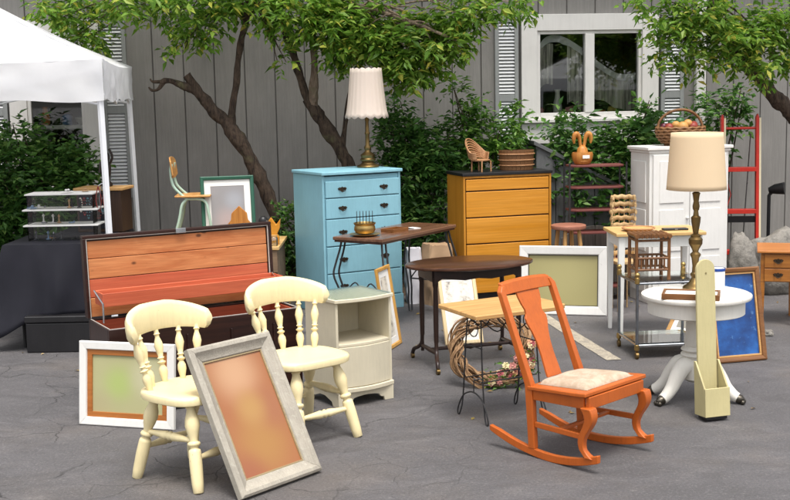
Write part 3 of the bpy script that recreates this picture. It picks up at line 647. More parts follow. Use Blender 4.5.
# white cupboard
t = thing('tall_cupboard', 'tall white painted cupboard with panelled side and a fruit basket on top', 'cupboard', (2.642, 10.818, 0), 13.5)
w_, d_, h_ = .785, .393, 1.43; a, b = w_ / 2, d_ / 2
B('carcass', WHITEP, t, (-a, a, -b, b, .0, h_ - .03), bevel=.004)
mb = MB(); mb.box(-a - .03, a + .035, -b - .03, b + .02, h_ - .0295, h_); mb.box(-a - .012, a + .015, -b - .014, b + .01, h_ - .055, h_ - .03); mb.build('cornice', WHITEP, t, .006)
for x0, x1 in ((-a + .03, -.003), (.003, a - .03)):
    dr = B('door', WHITEP, t, (x0, x1, -b - .02, -b - .0005, .08, h_ - .07), bevel=.004)
    for z0, z1 in ((.13, .42), (.48, .86), (.92, h_ - .13)):
        B('door_panel', WHITEP, dr, (x0 + .06, x1 - .06, -b - .029, -b - .0205, z0, z1), bevel=.008)
    xx = x1 - .025 if x0 < 0 else x0 + .025
    mb = MB(); mb.ball((xx, -b - .035, .78), .014, 10); mb.tube([(xx, -b - .019, .78), (xx, -b - .03, .78)], .006, 8); mb.build('door_knob', WHITEP, dr)
for z0, z1 in ((.10, .42), (.48, .86), (.92, 1.30)):
    mb = MB(); mb.box(-a - .012, -a - .0005, -b + .06, b - .06, z0, z1); mb.build('side_panel', WHITEP, t, .007)
for z in (.2, 1.12, .68): B('vent_slot', paint('slot_grey', hexc('8a8781'), .8), t, (-.1, -.02, -b - .0305, -b - .0295, z, z + .012), bevel=0)

# ------------------------------------------------------------------ cedar chest
GASK = paint('gasket_grey', hexc('b5b0a8'), .6)
t = thing('cedar_chest', 'open dark cedar chest with raised lid and red cedar tray', 'chest', (-1.30, 7.50, 0), 30)
w_, d_, h_ = 1.29, .44, .56; a, b = w_ / 2, d_ / 2; th = .025
mb = MB(); mb.box(-a, a, -b, -b + th, .04, h_); mb.box(-a, a, b - th, b, .04, h_); mb.box(-a, -a + th, -b + th, b - th, .04, h_); mb.box(a - th, a, -b + th, b - th, .04, h_); mb.box(-a + th, a - th, -b + th, b - th, .04, .06)
mb.build('body', MAHOG, t, .004)
mb = MB(); i = th + .001
mb.box(-a + i, a - i, -b + i, -b + i + .01, .061, h_ - .01); mb.box(-a + i, a - i, b - i - .01, b - i, .061, h_ - .01); mb.box(-a + i, -a + i + .01, -b + i + .01, b - i - .01, .061, h_ - .01); mb.box(a - i - .01, a - i, -b + i + .01, b - i - .01, .061, h_ - .01); mb.build('cedar_lining', CEDAR2, t)
mb = MB(); e = .009; mb.box(-a + e, a - e, -b + e, -b + e + .007, h_, h_ + .003); mb.box(-a + e, -a + e + .005, -b + e + .008, b - e, h_, h_ + .003); mb.box(a - e - .007, a - e, -b + e + .008, b - e, h_, h_ + .003); mb.build('weather_strip', GASK, t)
mb = MB(); mb.box(-a + .02, a - .02, -b + .015, b - .02, 0, .039); mb.build('base', BLACKP, t)
for x in np.linspace(-a + .2, a - .2, 4): 
    mb = MB(); mb.box(x - .006, x + .006, -b - .012, -b, .36, .48); mb.build('front_moulding', MAHOG, t, .003)
lid = bpy.data.objects.new('lid', None); COL.objects.link(lid); lid.parent = t; lid.location = (0, b - .012, h_ + .006); lid.rotation_euler = (R(-3), 0, 0)
LH = .53
mb = MB(); mb.box(-a - .008, a + .008, .045, .06, 0, LH); mb.box(-a - .008, a + .008, 0, .0449, LH - .02, LH); mb.box(-a - .008, -a + .012, 0, .0449, 0, LH - .0201); mb.box(a - .012, a + .008, 0, .0449, 0, LH - .0201); mb.build('lid_shell', MAHOG, lid, .004)
mb = MB(); mb.box(-a + .0125, a - .0125, .008, .02, LH - .028, LH - .021); mb.box(-a + .0125, -a + .0195, .008, .02, 0, LH - .0285); mb.box(a - .0195, a - .0125, .008, .02, 0, LH - .0285); mb.build('lid_gasket', GASK, lid, .002)
zz = .004
for q, hh in enumerate((.125, .12, .13, .115)):
    mb = MB(); mb.box(-a + .024, a - .024, .022 + .002 * (q % 2), .0445, zz, zz + hh - .003)
    o = mb.build('lid_board', [CEDAR, CEDAR2, CEDAR, CEDAR][q], lid, .004); zz += hh
mb = MB(); mb.box(-.035, .035, -.006, .0, LH - .03, LH + .002); mb.build('lock_plate', CHROME, lid, .002)
tr = bpy.data.objects.new('tray', None); COL.objects.link(tr); tr.parent = t; tr.location = (0, 0, .665)
mb = MB(); x0, x1, y0, y1 = -a + .035, a - .02, .0, .175
mb.box(x0, x1, y0, y0 + .012, 0, .085); mb.box(x0, x1, y1 - .012, y1, 0, .085); mb.box(x0, x0 + .012, y0 + .0125, y1 - .0125, 0, .084); mb.box(x1 - .012, x1, y0 + .0125, y1 - .0125, 0, .084); mb.box(x0 + .013, x1 - .013, y0 + .013, y1 - .013, .004, .012); mb.build('tray_box', CEDAR2, tr, .003)
for sx_ in (-1, 1):
    mb = MB(); X = sx_ * (a - .03); mb.tube([(X, .16, .75), (X, -.02, .69), (X, -.02, .57)], .006, 8); mb.build('tray_arm', CHROME, t)

# ------------------------------------------------------------------ cream chairs
LEGP = [(0, .023), (.01, .026), (.1, .03), (.3, .033), (.44, .032), (.47, .029), (.48, .021), (.5, .021), (.51, .03), (.53, .034), (.55, .03), (.56, .021), (.6, .023), (.66, .031), (.73, .038), (.8, .035), (.87, .025), (.91, .021), (.925, .027), (.94, .021), (1, .023)]
SPINP = [(0, .013), (.08, .016), (.2, .024), (.28, .022), (.34, .013), (.36, .013), (.375, .021), (.4, .023), (.42, .013), (.46, .013), (.475, .02), (.5, .013), (.58, .018), (.7, .025), (.78, .02), (.86, .012), (.9, .012), (.92, .018), (.95, .012), (1, .013)]
STRP = [(0, .012), (.15, .014), (.3, .019), (.42, .024), (.46, .018), (.5, .026), (.54, .018), (.58, .024), (.7, .019), (.85, .014), (1, .012)]
def cream_chair(label, loc, yaw, hd):
    t = thing('spindle_chair', label, 'chair', loc, yaw, 'pair of cream spindle-back chairs')
    sz = .475
    n = 40; out = []
    for i in range(n):
        a = 2 * PI * i / n; cx, sy = math.cos(a), math.sin(a)
        x = .245 * (abs(cx) ** .55) * (1 if cx > 0 else -1) * (1.0 - .1 * max(0, sy)); y = .222 * (abs(sy) ** .6) * (1 if sy > 0 else -1)
        out.append((x, y))
    mb = MB(); rings = [(.9, sz - .048), (.985, sz - .038), (1.0, sz - .014), (.975, sz - .002), (.9, sz + .002), (.6, sz - .008), (.25, sz - .011)]
    vs = [(x * k_, y * k_, z) for k_, z in rings for x, y in out]; fs = []
    for i in range(len(rings) - 1):
        for j in range(n): fs.append((i * n + j, i * n + (j + 1) % n, (i + 1) * n + (j + 1) % n, (i + 1) * n + j))
    fs += [tuple(range(n - 1, -1, -1)), tuple((len(rings) - 1) * n + j for j in range(n))]
    mb.add(vs, fs); mb.build('seat', CREAM, t, smooth=50)
    feet = {}; tops = {}
    for kx, sx_ in (('l', -1), ('r', 1)):
        for ky, sy_ in (('f', -1), ('b', 1)):
            feet[kx + ky] = Vector((sx_ * .2, sy_ * hd, 0)); tops[kx + ky] = Vector((sx_ * .135, sy_ * .125, sz - .03))
            mb = MB(); mb.turned(feet[kx + ky], tops[kx + ky], LEGP, 16); mb.build('leg', CREAM, t, smooth=60)
    def on(k_, z): return feet[k_].lerp(tops[k_], z / (sz - .03))
    for p, q, z in (('lf', 'lb', .25), ('rf', 'rb', .25), ('lf', 'rf', .165), ('lb', 'rb', .165)):
        mb = MB(); mb.turned(on(p, z), on(q, z), STRP, 12); mb.build('stretcher', CREAM, t, smooth=60)
    def arc(tt, kx=1.0, ln=0.0): return (.17 * kx * math.sin(tt * 1.3) / math.sin(1.3), .12 + .075 * (math.cos(tt * 1.3) - math.cos(1.3)) / (1 - math.cos(1.3)) + ln)
    for i in range(5):
        tt = (i - 2) / 2; b0 = arc(tt); b1 = arc(tt, 1.3, .055)
        mb = MB(); mb.turned((*b0, sz - .01), (*b1, .745), SPINP, 12); mb.build('spindle', CREAM, t, smooth=60)
    mb = MB(); vs = []; N = 28
    for i in range(N + 1):
        tt = -1.22 + 2.44 * i / N; x, y = arc(tt, 1.36, .06); x *= 1.0 + .05 * abs(tt); y -= .02 * abs(tt) ** 3
        nx, ny = -math.sin(tt * 1.3) * .8, -math.cos(tt * 1.3); l = math.hypot(nx, ny); nx /= l; ny /= l
        top = .892 - .075 * (min(1, max(0, (abs(tt) - .25) / .97))) ** 1.25 - (.02 if abs(tt) > 1.15 else 0); bot = .735 + .012 * math.cos(tt * 2.2) + (.02 if abs(tt) > 1.18 else 0)
        hw = .021; zs = [bot, bot + .02, (bot + top) / 2, top - .02, top]
        prof = [(-.6 * hw, 0), (-hw, 1), (-hw * .9, 2), (-hw, 3), (-.5 * hw, 4), (.5 * hw, 4), (hw, 3), (hw * 1.1, 2), (hw, 1), (.6 * hw, 0)]
        for o_, zi in prof:
            off = o_ - .012 * (zi / 4.0) * -1; vs.append((x - nx * off, y - ny * off, zs[zi]))
    m_ = 10; fs = []
    for i in range(N):
        for j in range(m_): fs.append((i * m_ + j, i * m_ + (j + 1) % m_, (i + 1) * m_ + (j + 1) % m_, (i + 1) * m_ + j))
    fs += [tuple(range(m_ - 1, -1, -1)), tuple(N * m_ + j for j in range(m_))]
    mb.add(vs, fs); mb.build('crest_rail', CREAM, t, smooth=60)
    return t
cream_chair('cream spindle-back chair with the grey framed picture leaning on it', (-1.065, 5.905, 0), 54, .225)
cream_chair('cream spindle-back chair beside the ivory nightstand', (-.545, 6.60, 0), 39, .25)

# ------------------------------------------------------------------ rocking chair
t = thing('rocking_chair', 'glossy orange wooden rocking chair with a linen seat cushion', 'rocking chair', (.983, 6.16, 0), 45.2)
hf, hb = .25, .222
def ang_board(mb, pts, wx, x0, x1, th_):
    pass
def runner(sgn):
    mb = MB(); n = 22; up_, lo = [], []
    for i in range(n + 1):
        s_ = i / n; y = -.30 + .74 * s_; x = sgn * (hf + (hb - hf) * min(1, max(0, (y + .21) / .37))); z = .55 * (y - .03) ** 2 + .0
        lo.append((x, y, z)); up_.append((x, y, z + .042 + (.0 if s_ < .9 else -.012 * (s_ - .9) * 10)))
    q = []
    for i in range(n + 1):
        x, y, z = lo[i]; X, Y, Z = up_[i]; q += [(x - .014, y, z), (x + .014, y, z), (X + .014, Y, Z), (X - .014, Y, Z)]
    fs = []
    for i in range(n):
        for j in range(4): fs.append((i * 4 + j, i * 4 + (j + 1) % 4, (i + 1) * 4 + (j + 1) % 4, (i + 1) * 4 + j))
    fs += [(3, 2, 1, 0), tuple(n * 4 + j for j in range(4))]
    mb.add(q, fs); return mb.build('rocker', ORANGE, t, .004)
runner(-1); runner(1)
def rz(y): return .55 * (y - .03) ** 2 + .040
def stack(name, secs, bev=.005, mat=ORANGE, parent=None):
    """hexahedral chain: secs = list of (x0,x1,y0,y1,z)"""
    mb = MB(); vs = []
    for x0, x1, y0, y1, z in secs: vs += [(x0, y0, z), (x1, y0, z), (x1, y1, z), (x0, y1, z)]
    fs = [(3, 2, 1, 0), tuple((len(secs) - 1) * 4 + j for j in range(4))]
    for i in range(len(secs) - 1):
        for j in range(4): fs.append((i * 4 + j, i * 4 + (j + 1) % 4, (i + 1) * 4 + (j + 1) % 4, (i + 1) * 4 + j))
    mb.add(vs, fs); return mb.build(name, mat, parent or t, bev, 50)
for sgn in (-1, 1):
    secs = []
    for q in range(15):
        s_ = q / 14; z = rz(-.235) - .004 + s_ * (.345 - rz(-.235)); yc = -.222 + (.028 * math.sin(PI * min(1, s_ / .55)) if s_ < .55 else -.026 * math.sin(PI * (s_ - .55) / .5)) - (.026 * (1 - s_ / .12) if s_ < .12 else 0)
        wd = .0165 + .015 * s_ ** 1.6 + (.007 * (1 - s_ / .1) if s_ < .1 else 0); x = sgn * hf
        secs.append((x - wd, x + wd, yc - wd, yc + wd, z))
    stack('front_leg', secs, .006)
    P0 = Vector((sgn * hb, .145, rz(.16) - .004)); P1 = Vector((sgn * hb, .165, .39)); P2 = Vector((sgn * hb, .372, .905))
    secs = []
    for q, (p, wx, wy) in enumerate(((P0, .018, .022), (P0.lerp(P1, .5), .019, .023), (P1, .02, .024), (P1.lerp(P2, .33), .019, .021), (P1.lerp(P2, .66), .019, .019), (P2 - Vector((0, .012, .03)), .02, .017), (P2 - Vector((sgn * .018, 0, 0)), .012, .014))):
        secs.append((p.x - wx, p.x + wx, p.y - wy, p.y + wy, p.z))
    stack('back_post', secs, .006)
mb = MB(); secs = []
vs = []
for x in np.linspace(-hb + .012, hb - .012, 13):
    arch = .012 * (1 - (x / hb) ** 2); vs += [(x, .345, .852 + arch * .4), (x, .377, .858 + arch * .4), (x, .398, .918 + arch), (x, .366, .912 + arch)]
fs = [(3, 2, 1, 0), tuple(48 + j for j in range(4))]
for i in range(12):
    for j in range(4): fs.append((i * 4 + j, i * 4 + (j + 1) % 4, (i + 1) * 4 + (j + 1) % 4, (i + 1) * 4 + j))
mb.add(vs, fs); mb.build('crest_rail', ORANGE, t, .007)
prof = [(0, .062), (.1, .06), (.25, .055), (.4, .058), (.52, .07), (.62, .088), (.68, .09), (.73, .072), (.78, .072), (.84, .085), (.92, .095), (1, .098)]
mb = MB(); vs = []
for s_, hw in prof:
    p = Vector((0, .172, .40)).lerp(Vector((0, .362, .862)), s_); vs += [(-hw, p.y - .007, p.z), (hw, p.y - .007, p.z), (hw, p.y + .007, p.z), (-hw, p.y + .007, p.z)]
fs = [(3, 2, 1, 0), tuple((len(prof) - 1) * 4 + j for j in range(4))]
for i in range(len(prof) - 1):
    for j in range(4): fs.append((i * 4 + j, i * 4 + (j + 1) % 4, (i + 1) * 4 + (j + 1) % 4, (i + 1) * 4 + j))
mb.add(vs, fs); mb.build('back_splat', ORANGE, t, .003)
mb = MB(); mb.prism([(-hf - .03, -.268), (hf + .03, -.268), (hf + .035, -.23), (hb + .022, .14), (-hb - .022, .14), (-hf - .035, -.23)], .386, .408, 'xyz'); seat_o = mb.build('seat', ORANGE, t, .006, 35, 3)
mb = MB(); mb.prism([(-hf - .0, -.24), (hf, -.24), (hf, -.215), (-hf, -.215)], .328, .394, 'xyz'); mb.build('apron', ORANGE, t, .004)
for sgn in (-1, 1):
    mb = MB(); mb.hexa([(sgn * hf - .011, -.21, .33), (sgn * hf + .011, -.21, .33), (sgn * hb + .011, .14, .315), (sgn * hb - .011, .14, .315)], [(sgn * hf - .011, -.21, .393), (sgn * hf + .011, -.21, .393), (sgn * hb + .011, .14, .366), (sgn * hb - .011, .14, .366)]); mb.build('apron', ORANGE, t, .003)
    mb = MB(); mb.hexa([(sgn * hf - .009, -.205, .165), (sgn * hf + .009, -.205, .165), (sgn * hb + .009, .13, .165), (sgn * hb - .009, .13, .165)], [(sgn * hf - .009, -.205, .195), (sgn * hf + .009, -.205, .195), (sgn * hb + .009, .13, .195), (sgn * hb - .009, .13, .195)]); mb.build('stretcher', ORANGE, t, .004)
B('stretcher', ORANGE, t, (-hf + .022, hf - .022, -.04, -.015, .171, .189), bevel=.004)
mb = MB(); N = 18; vs = []; fs = []
for lev in (0, 1):
    for j in range(N + 1):
        for i in range(N + 1):
            u_, v_ = i / N * 2 - 1, j / N * 2 - 1; hwx = .222 + (.19 - .222) * (v_ + 1) / 2
            e = max(0, 1 - abs(u_) ** 5) * max(0, 1 - abs(v_) ** 5)
            x, y = u_ * hwx * (1 - .03 * (1 - e)), -.06 + v_ * .17
            z = .409 if lev == 0 else .411 + .034 * e ** .5 + .007 * noise.noise((x * 9, y * 9, 3)) * e
            vs.append((x, y, z))
M1 = (N + 1) ** 2
for lev in (0, 1):
    for j in range(N):
        for i in range(N):
            q = (lev * M1 + j * (N + 1) + i, lev * M1 + j * (N + 1) + i + 1, lev * M1 + (j + 1) * (N + 1) + i + 1, lev * M1 + (j + 1) * (N + 1) + i); fs.append(q if lev else q[::-1])
for i in range(N):
    for (p, q) in ((i, i + 1), (N * (N + 1) + i + 1, N * (N + 1) + i), ((i + 1) * (N + 1), i * (N + 1)), (i * (N + 1) + N, (i + 1) * (N + 1) + N)): fs.append((p, q, q + M1, p + M1))
mb.add(vs, fs); cush_o = mb.build('cushion', CUSH, t, smooth=60)
for o in (seat_o, cush_o): o.rotation_euler = (R(-4.5), 0, 0); o.location = (0, .0, -.008)

# ------------------------------------------------------------------ picture frames
def frame(name, label, loc, az, w_, L, lean, prof, fmat, inner, pic, cat='picture frame', strut=0, group=None):
    """prof = [(inset, depth)] moulding section; inner = list of (width, material, depth) flat mats; pic = picture material"""
    t = thing(name, label, cat, loc, az, group, lean)
    n = len(prof)
    for k_ in range(4):
        mb = MB(); vs = []
        for i_, dp in prof:
            cs = [(i_, i_), (w_ - i_, i_), (w_ - i_, L - i_), (i_, L - i_)]
            p, q = cs[k_], cs[(k_ + 1) % 4]; vs += [(p[0], -dp, p[1]), (q[0], -dp, q[1])]
        fs = [(2 * j, 2 * j + 1, 2 * ((j + 1) % n) + 1, 2 * ((j + 1) % n)) for j in range(n)] + [tuple(2 * j for j in range(n)), tuple(2 * j + 1 for j in range(n - 1, -1, -1))]
        mb.add(vs, fs); mb.build('frame_rail', fmat, t, .002, 30)
    i_ = prof[-1][0]
    for wd, mt, dp in inner:
        mb = MB()
        mb.box(i_, w_ - i_, -dp, -.001, i_, i_ + wd); mb.box(i_, w_ - i_, -dp, -.001, L - i_ - wd, L - i_); mb.box(i_, i_ + wd, -dp, -.001, i_ + wd, L - i_ - wd); mb.box(w_ - i_ - wd, w_ - i_, -dp, -.001, i_ + wd, L - i_ - wd)
        mb.build('mat_border', mt, t, .0015); i_ += wd
    mb = MB(); mb.box(i_, w_ - i_, -.006, -.0005, i_, L - i_); mb.build('picture', pic, t, 0, 0)
    if strut:
        ca, sa = math.cos(R(lean)), math.sin(R(lean)); mb = MB(); z1 = L * .7
        # foot on the ground behind: world offset 'strut' behind the top attachment
        yw = z1 * sa + strut; yl = yw * ca; zl = -yw * sa * -1
        p = Vector((0, yw, 0)); inv = Matrix.Rotation(R(lean), 3, 'X'); pl = inv @ p
        mb.tube([(w_ / 2, .004, z1), (w_ / 2, pl.y, pl.z + .004)], .009, 6); mb.build('easel_strut', OAKZ, t)
    return t
GP = [(0, 0), (0, .035), (.012, .045), (.03, .045), (.045, .03), (.075, .02), (.08, .012), (.08, 0)]
peach = blurpic('blurred_orange_picture', hexc('94603f'), [(.28, .24, .28, hexc('9b7142')), (.26, .62, .26, hexc('b18a6a')), (.12, .08, .2, hexc('90593f')), (.42, .4, .2, hexc('936144')), (.28, .42, .16, hexc('a27c4c'))])
frame('picture_frame', 'large weathered grey frame with a blurry peach picture leaning on a cream chair', (-.788, 5.488, 0), 49.6, .561, .787, 28, GP, GREYP, [(.008, wood('gilt_inner', hexc('8e7b5c'), hexc('a9956f'), 0, .5), .014)], peach)
olive = blurpic('blurred_green_picture', hexc('a9a67c'), [(.26, .26, .17, hexc('a3b06c')), (.45, .3, .2, hexc('b7b391')), (.12, .12, .15, hexc('a8a07a'))])
WP = [(0, 0), (0, .026), (.006, .03), (.046, .028), (.05, .02), (.05, 0)]
frame('picture_frame', 'white frame with a brown inner border and olive picture leaning on the cedar chest', (-1.93, 6.925, 0), -16, .632, .509, 6, WP, WHITEP, [(.032, wood('brown_inner', hexc('9a5a26'), hexc('b87437'), 0, .45), .016)], olive)
tan = blurpic('plain_olive_canvas', hexc('9a9265'), [(.38, .3, .45, hexc('a79f70'))])
frame('picture_frame', 'wide white frame with plain olive-tan canvas in front of the round stool', (1.09, 10.20, 0), -14, .765, .604, 6, [(0, 0), (0, .03), (.008, .036), (.07, .03), (.078, .018), (.078, 0)], WHITEP, [(.006, BLACKP, .013)], tan)
k = NM('deep_blue_print'); f = k.noise(5, 6, .65); f2 = k.noise(16, 5, .7); c = k.ramp(f, [(.3, hexc('0d2a5c')), (.5, hexc('164380')), (.7, hexc('245ea4'))]); c = k.mix(k.ramp(f2, [(.62, 0.), (.72, .7)]), c, hexc('6f9ccb')); BLUEPIC = k.set(Base_Color=c, Roughness=.3)
BRF = wood('brown_frame', hexc('6b4527'), hexc('8f6138'), 0, .4)
frame('picture_frame', 'brown wooden frame with a deep blue picture standing behind the white pedestal table', (2.247, 8.15, 0), 14.7, .423, .673, 11.8, [(0, 0), (0, .03), (.01, .034), (.03, .028), (.036, .018), (.036, 0)], BRF, [(.012, OAK, .02)], BLUEPIC, strut=.22)
k = NM('sketch_print'); f = k.noise(9, 6, .7); c = k.ramp(f, [(.34, hexc('77706a')), (.46, hexc('cfc8bb')), (.6, hexc('e4ded0')), (.72, hexc('b4a790'))]); SKETCH = k.set(Base_Color=c, Roughness=.4)
GOLDW = wood('gold_frame', hexc('b07f35'), hexc('cf9f55'), 2, .4); PALEW = wood('pale_frame', hexc('cbb083'), hexc('e3cfa6'), 2, .45)
NP = [(0, 0), (0, .018), (.005, .022), (.026, .02), (.03, .012), (.03, 0)]
frame('picture_frame', 'narrow golden wood frame standing behind the ivory nightstand', (-.074, 8.779, 0), 70.8, .301, .633, 8.6, NP, GOLDW, [(.05, PAPER, .008)], SKETCH, strut=.2)
frame('picture_frame', 'pale wood frame with a grey sketch seen under the dark oval table', (.377, 8.93, 0), 13, .31, .56, 24, NP, PALEW, [(.02, PAPER, .008)], SKETCH, strut=.05)
frame('picture_frame', 'small wood frame with white mat leaning low behind the wheeled cart', (2.16, 9.22, 0), -48, .36, .30, 40, NP, OAK, [(.04, PAPER, .008)], blurpic('grey_print', hexc('9a968c'), []), strut=.06)

# ------------------------------------------------------------------ tables in the middle
t = thing('oval_table', 'dark walnut oval table with slim legs on curved caster feet', 'table', (.535, 8.36, 0), 17)
mb = MB(); n = 56; RX, RY = .48, .31
vs = []; rings = [(.965, .716), (.995, .722), (1.0, .73), (.995, .738), (.97, .742)]
for k_, z in rings: vs += [(RX * k_ * math.cos(2 * PI * j / n), RY * k_ * math.sin(2 * PI * j / n), z) for j in range(n)]
fs = [(i * n + j, i * n + (j + 1) % n, (i + 1) * n + (j + 1) % n, (i + 1) * n + j) for i in range(4) for j in range(n)] + [tuple(range(n - 1, -1, -1)), tuple(4 * n + j for j in range(n))]
mb.add(vs, fs); mb.build('table_top', WALN, t, smooth=40)
for sy_ in (-1, 1):
    mb = MB(); P = [(-.33, .62), (-.27, .655), (-.1, .635), (0, .645), (.1, .635), (.27, .655), (.33, .62), (.33, .7155), (-.33, .7155)]; mb.prism(P, sy_ * .17 - .01, sy_ * .17 + .01); mb.build('apron', WALND, t, .003)
for sx_ in (-1, 1):
    B('apron', WALND, t, (sx_ * .33 - .01, sx_ * .33 + .01, -.159, .159, .635, .7155))
    for sy_ in (-1, 1):
        mb = MB(); mb.turned((sx_ * .315, sy_ * .155, .20), (sx_ * .315, sy_ * .155, .66), [(0, .017), (.1, .018), (.5, .02), (.85, .017), (.9, .022), (1, .022)], 10); mb.build('leg', WALND, t, smooth=60)
        mb = MB(); mb.tube(smoothline([(sx_ * .315, sy_ * .155, .215), (sx_ * .318, sy_ * .165, .14), (sx_ * .33, sy_ * .21, .10), (sx_ * .345, sy_ * .265, .075), (sx_ * .35, sy_ * .285, .042)], 4), .015, 8)
        mb.tube([(sx_ * .315, sy_ * .155, .20), (sx_ * .315, sy_ * .155, .08)], .013, 8); mb.build('curved_foot', WALND, t, smooth=60)
        mb = MB(); mb.tube([(sx_ * .35 - .011, sy_ * .287, .02), (sx_ * .35 + .011, sy_ * .287, .02)], .02, 12); mb.tube([(sx_ * .35, sy_ * .287, .022), (sx_ * .35, sy_ * .286, .05)], .008, 8); mb.build('caster', BRASSD, t)
    mb = MB(); mb.turned((sx_ * .315, -.15, .12), (sx_ * .315, .15, .12), [(0, .013), (.5, .017), (1, .013)], 10); mb.build('stretcher', WALND, t)
mb = MB(); mb.turned((-.31, 0, .12), (.31, 0, .12), [(0, .012), (.45, .015), (.5, .022), (.55, .015), (1, .012)], 10); mb.build('stretcher', WALND, t)

t = thing('sewing_table', 'narrow walnut table on black wavy iron legs in front of the dressers', 'table', (.017, 9.895, 0), 56.8)
mb = MB(); mb.box(-.59, .59, -.245, .245, .772, .8); mb.build('table_top', wood('sew_top', hexc('5a3a28'), hexc('84604a'), 0, .25, 4), t, .006)
B('top_rim', WALN, t, (-.58, .58, -.235, .235, .755, .7715))
for sx_ in (-1, 1):
    for sy_ in (-1, 1):
        mb = MB()
        for q, o_ in enumerate((0, .055)):
            X, Y = sx_ * (.53 - o_), sy_ * .2; wv = [(0, .752), (-.012, .68), (-.035, .58), (-.05, .48), (-.02, .36), (.012, .22), (.005, .1), (.02, .008)]
            mb.tube(smoothline([(X - sx_ * p * (1 if q == 0 else .6), Y - sy_ * p, z) for p, z in wv], 4), .0085, 8)
        mb.build('wavy_leg', IRON, t, smooth=60)
    mb = MB(); mb.tube([(sx_ * .52, -.2, .3), (sx_ * .52, .2, .3)], .007, 8); mb.tube(smoothline([(sx_ * .52, -.2, .3), (sx_ * .52, -.08, .42), (sx_ * .52, 0, .34), (sx_ * .52, .08, .42), (sx_ * .52, .2, .3)], 5), .006, 6); mb.build('brace', IRON, t)
# on it
p = thing('brass_pot', 'round brass pot on a plate with thin dark spikes on the narrow walnut table', 'pot', (-.245, 9.55, .8), 0)
mb = MB(); mb.lathe([(.06, 0), (.1, .004), (.125, .014), (.128, .018), (.06, .012)], 28); mb.build('plate', BRASS, p)
mb = MB(); mb.lathe([(.06, .0185), (.075, .025), (.088, .05), (.086, .075), (.08, .088), (.09, .098), (.092, .108), (.084, .11), (.078, .1), (.07, .05)], 28); mb.build('bowl', BRASS, p)
for i in range(6):
    mb = MB(); x = -.065 + .026 * i; mb.tube([(x, .04, .06), (x, .045, .20)], [.004, .0025], 6); mb.build('dark_spike', BRONZE, p)  # row of thin dark spikes rising from the bowl
p = thing('wooden_tray', 'shallow brown wooden tray lying on the narrow walnut table', 'tray', (.0, 9.82, .8), 50)
mb = MB(); mb.box(-.1, .1, -.07, .07, 0, .008); mb.box(-.1, .1, -.07, -.06, .0085, .028); mb.box(-.1, .1, .06, .07, .0085, .028); mb.box(-.1, -.09, -.0595, .0595, .0085, .028); mb.box(.09, .1, -.0595, .0595, .0085, .028); mb.build('tray_body', wood('tray_wood', hexc('6a4020'), hexc('93602f'), 0), p, .002)
p = thing('paper_booklet', 'thin white booklet lying beside the brown tray on the walnut table', 'booklet', (.13, 9.98, .8), 40)
mb = MB(); mb.box(-.08, .08, -.055, .055, 0, .006); mb.build('pages', PAPER, p, .001); B('cover', BLACKP, p, (-.083, .0, -.058, .058, .0063, .009))

# slab table on wire legs
t = thing('wire_leg_table', 'light oak slab table on thin black wire legs behind the rocking chair', 'side table', (.63, 6.93, 0), 29)
mb = MB(); mb.prism([(-.33, -.235), (.25, -.245), (.33, -.2), (.335, .2), (.28, .24), (-.3, .235)], .655, .683, 'xyz'); mb.build('slab_top', OAK, t, .007, 35, 3)
t2 = t
LG = []
for sx_ in (-1, 1):
    X = sx_ * .2
    for sy_ in (-1, 1):
        Y = sy_ * .10; mb = MB()
        mb.tube(smoothline([(X * .95, Y * .7, .655), (X, Y * .9, .4), (X * 1.02, Y * 1.15, .12), (X * 1.05, Y * 1.4, .02), (X * 1.05, Y * 1.65, .0055), (X * 1.05, Y * 1.6, .05), (X * 1.03, Y * 1.1, .13), (X * 1.02, Y * .4, .165), (X * 1.02, 0, .17)], 5), .0048, 7); mb.build('wire_leg', IRON, t, smooth=60)
    mb = MB(); mb.tube([(X, 0, .17), (X, 0, .24), (X * .8, 0, .245)], .004, 6); mb.build('wire_foot', IRON, t); mb = MB(); mb.tube([(X, -.095, .45), (X, .095, .45)], .004, 6); mb.build('wire_rail', IRON, t); mb = MB()
    mb.tube([(X + .0, .05 * math.cos(a), .56 + .05 * math.sin(a)) for a in np.linspace(0, 2 * PI, 20)], .0035, 6); mb.build('scroll', IRON, t, smooth=60)
for sy_ in (-1, 1):
    mb = MB(); mb.tube([(-.2, sy_ * .085, .245), (.2, sy_ * .085, .245)], .004, 6); mb.build('wire_rail', IRON, t); mb = MB(); mb.tube(smoothline([(-.19, sy_ * .075, .62), (-.08, sy_ * .08, .54), (0, sy_ * .08, .6), (.08, sy_ * .08, .54), (.19, sy_ * .075, .62)], 5), .004, 6); mb.build('wire_rail', IRON, t, smooth=60)

# wreath
t = thing('vine_wreath', 'grapevine wreath with pink and cream flowers leaning under the oak slab table', 'wreath', (.62, 7.60, 0), 0, None, 24)
t.rotation_euler = (-R(24), 0, R(-6))
mb = MB(); rr = random.Random(5)
for q in range(22):
    ph, tw, r0, dr = rr.uniform(0, 6.28), rr.choice((2, 3, 4, 5)), rr.uniform(.02, .045), rr.uniform(-.018, .018)
    P = []
    for i in range(48):
        a = 2 * PI * i / 48; rad = .215 + dr + r0 * math.cos(tw * a + ph); P.append((rad * math.cos(a) * 1.12, r0 * math.sin(tw * a + ph) - .02 + rr.uniform(-.004, .004), .255 + rad * math.sin(a) * .98 + rr.uniform(-.004, .004)))
    mb.tube(P, rr.uniform(.004, .0075), 5, closed=True)
mb.build('vine_ring', wood('vine', hexc('6f5136'), hexc('a98762'), 0, .8, 10), t)
FC = [paint('petal_pink', hexc('c98a82'), .7), paint('petal_cream', hexc('e4d3a8'), .7), paint('petal_peach', hexc('d8a57c'), .7), paint('petal_rose', hexc('a3555a'), .7)]
fl = []
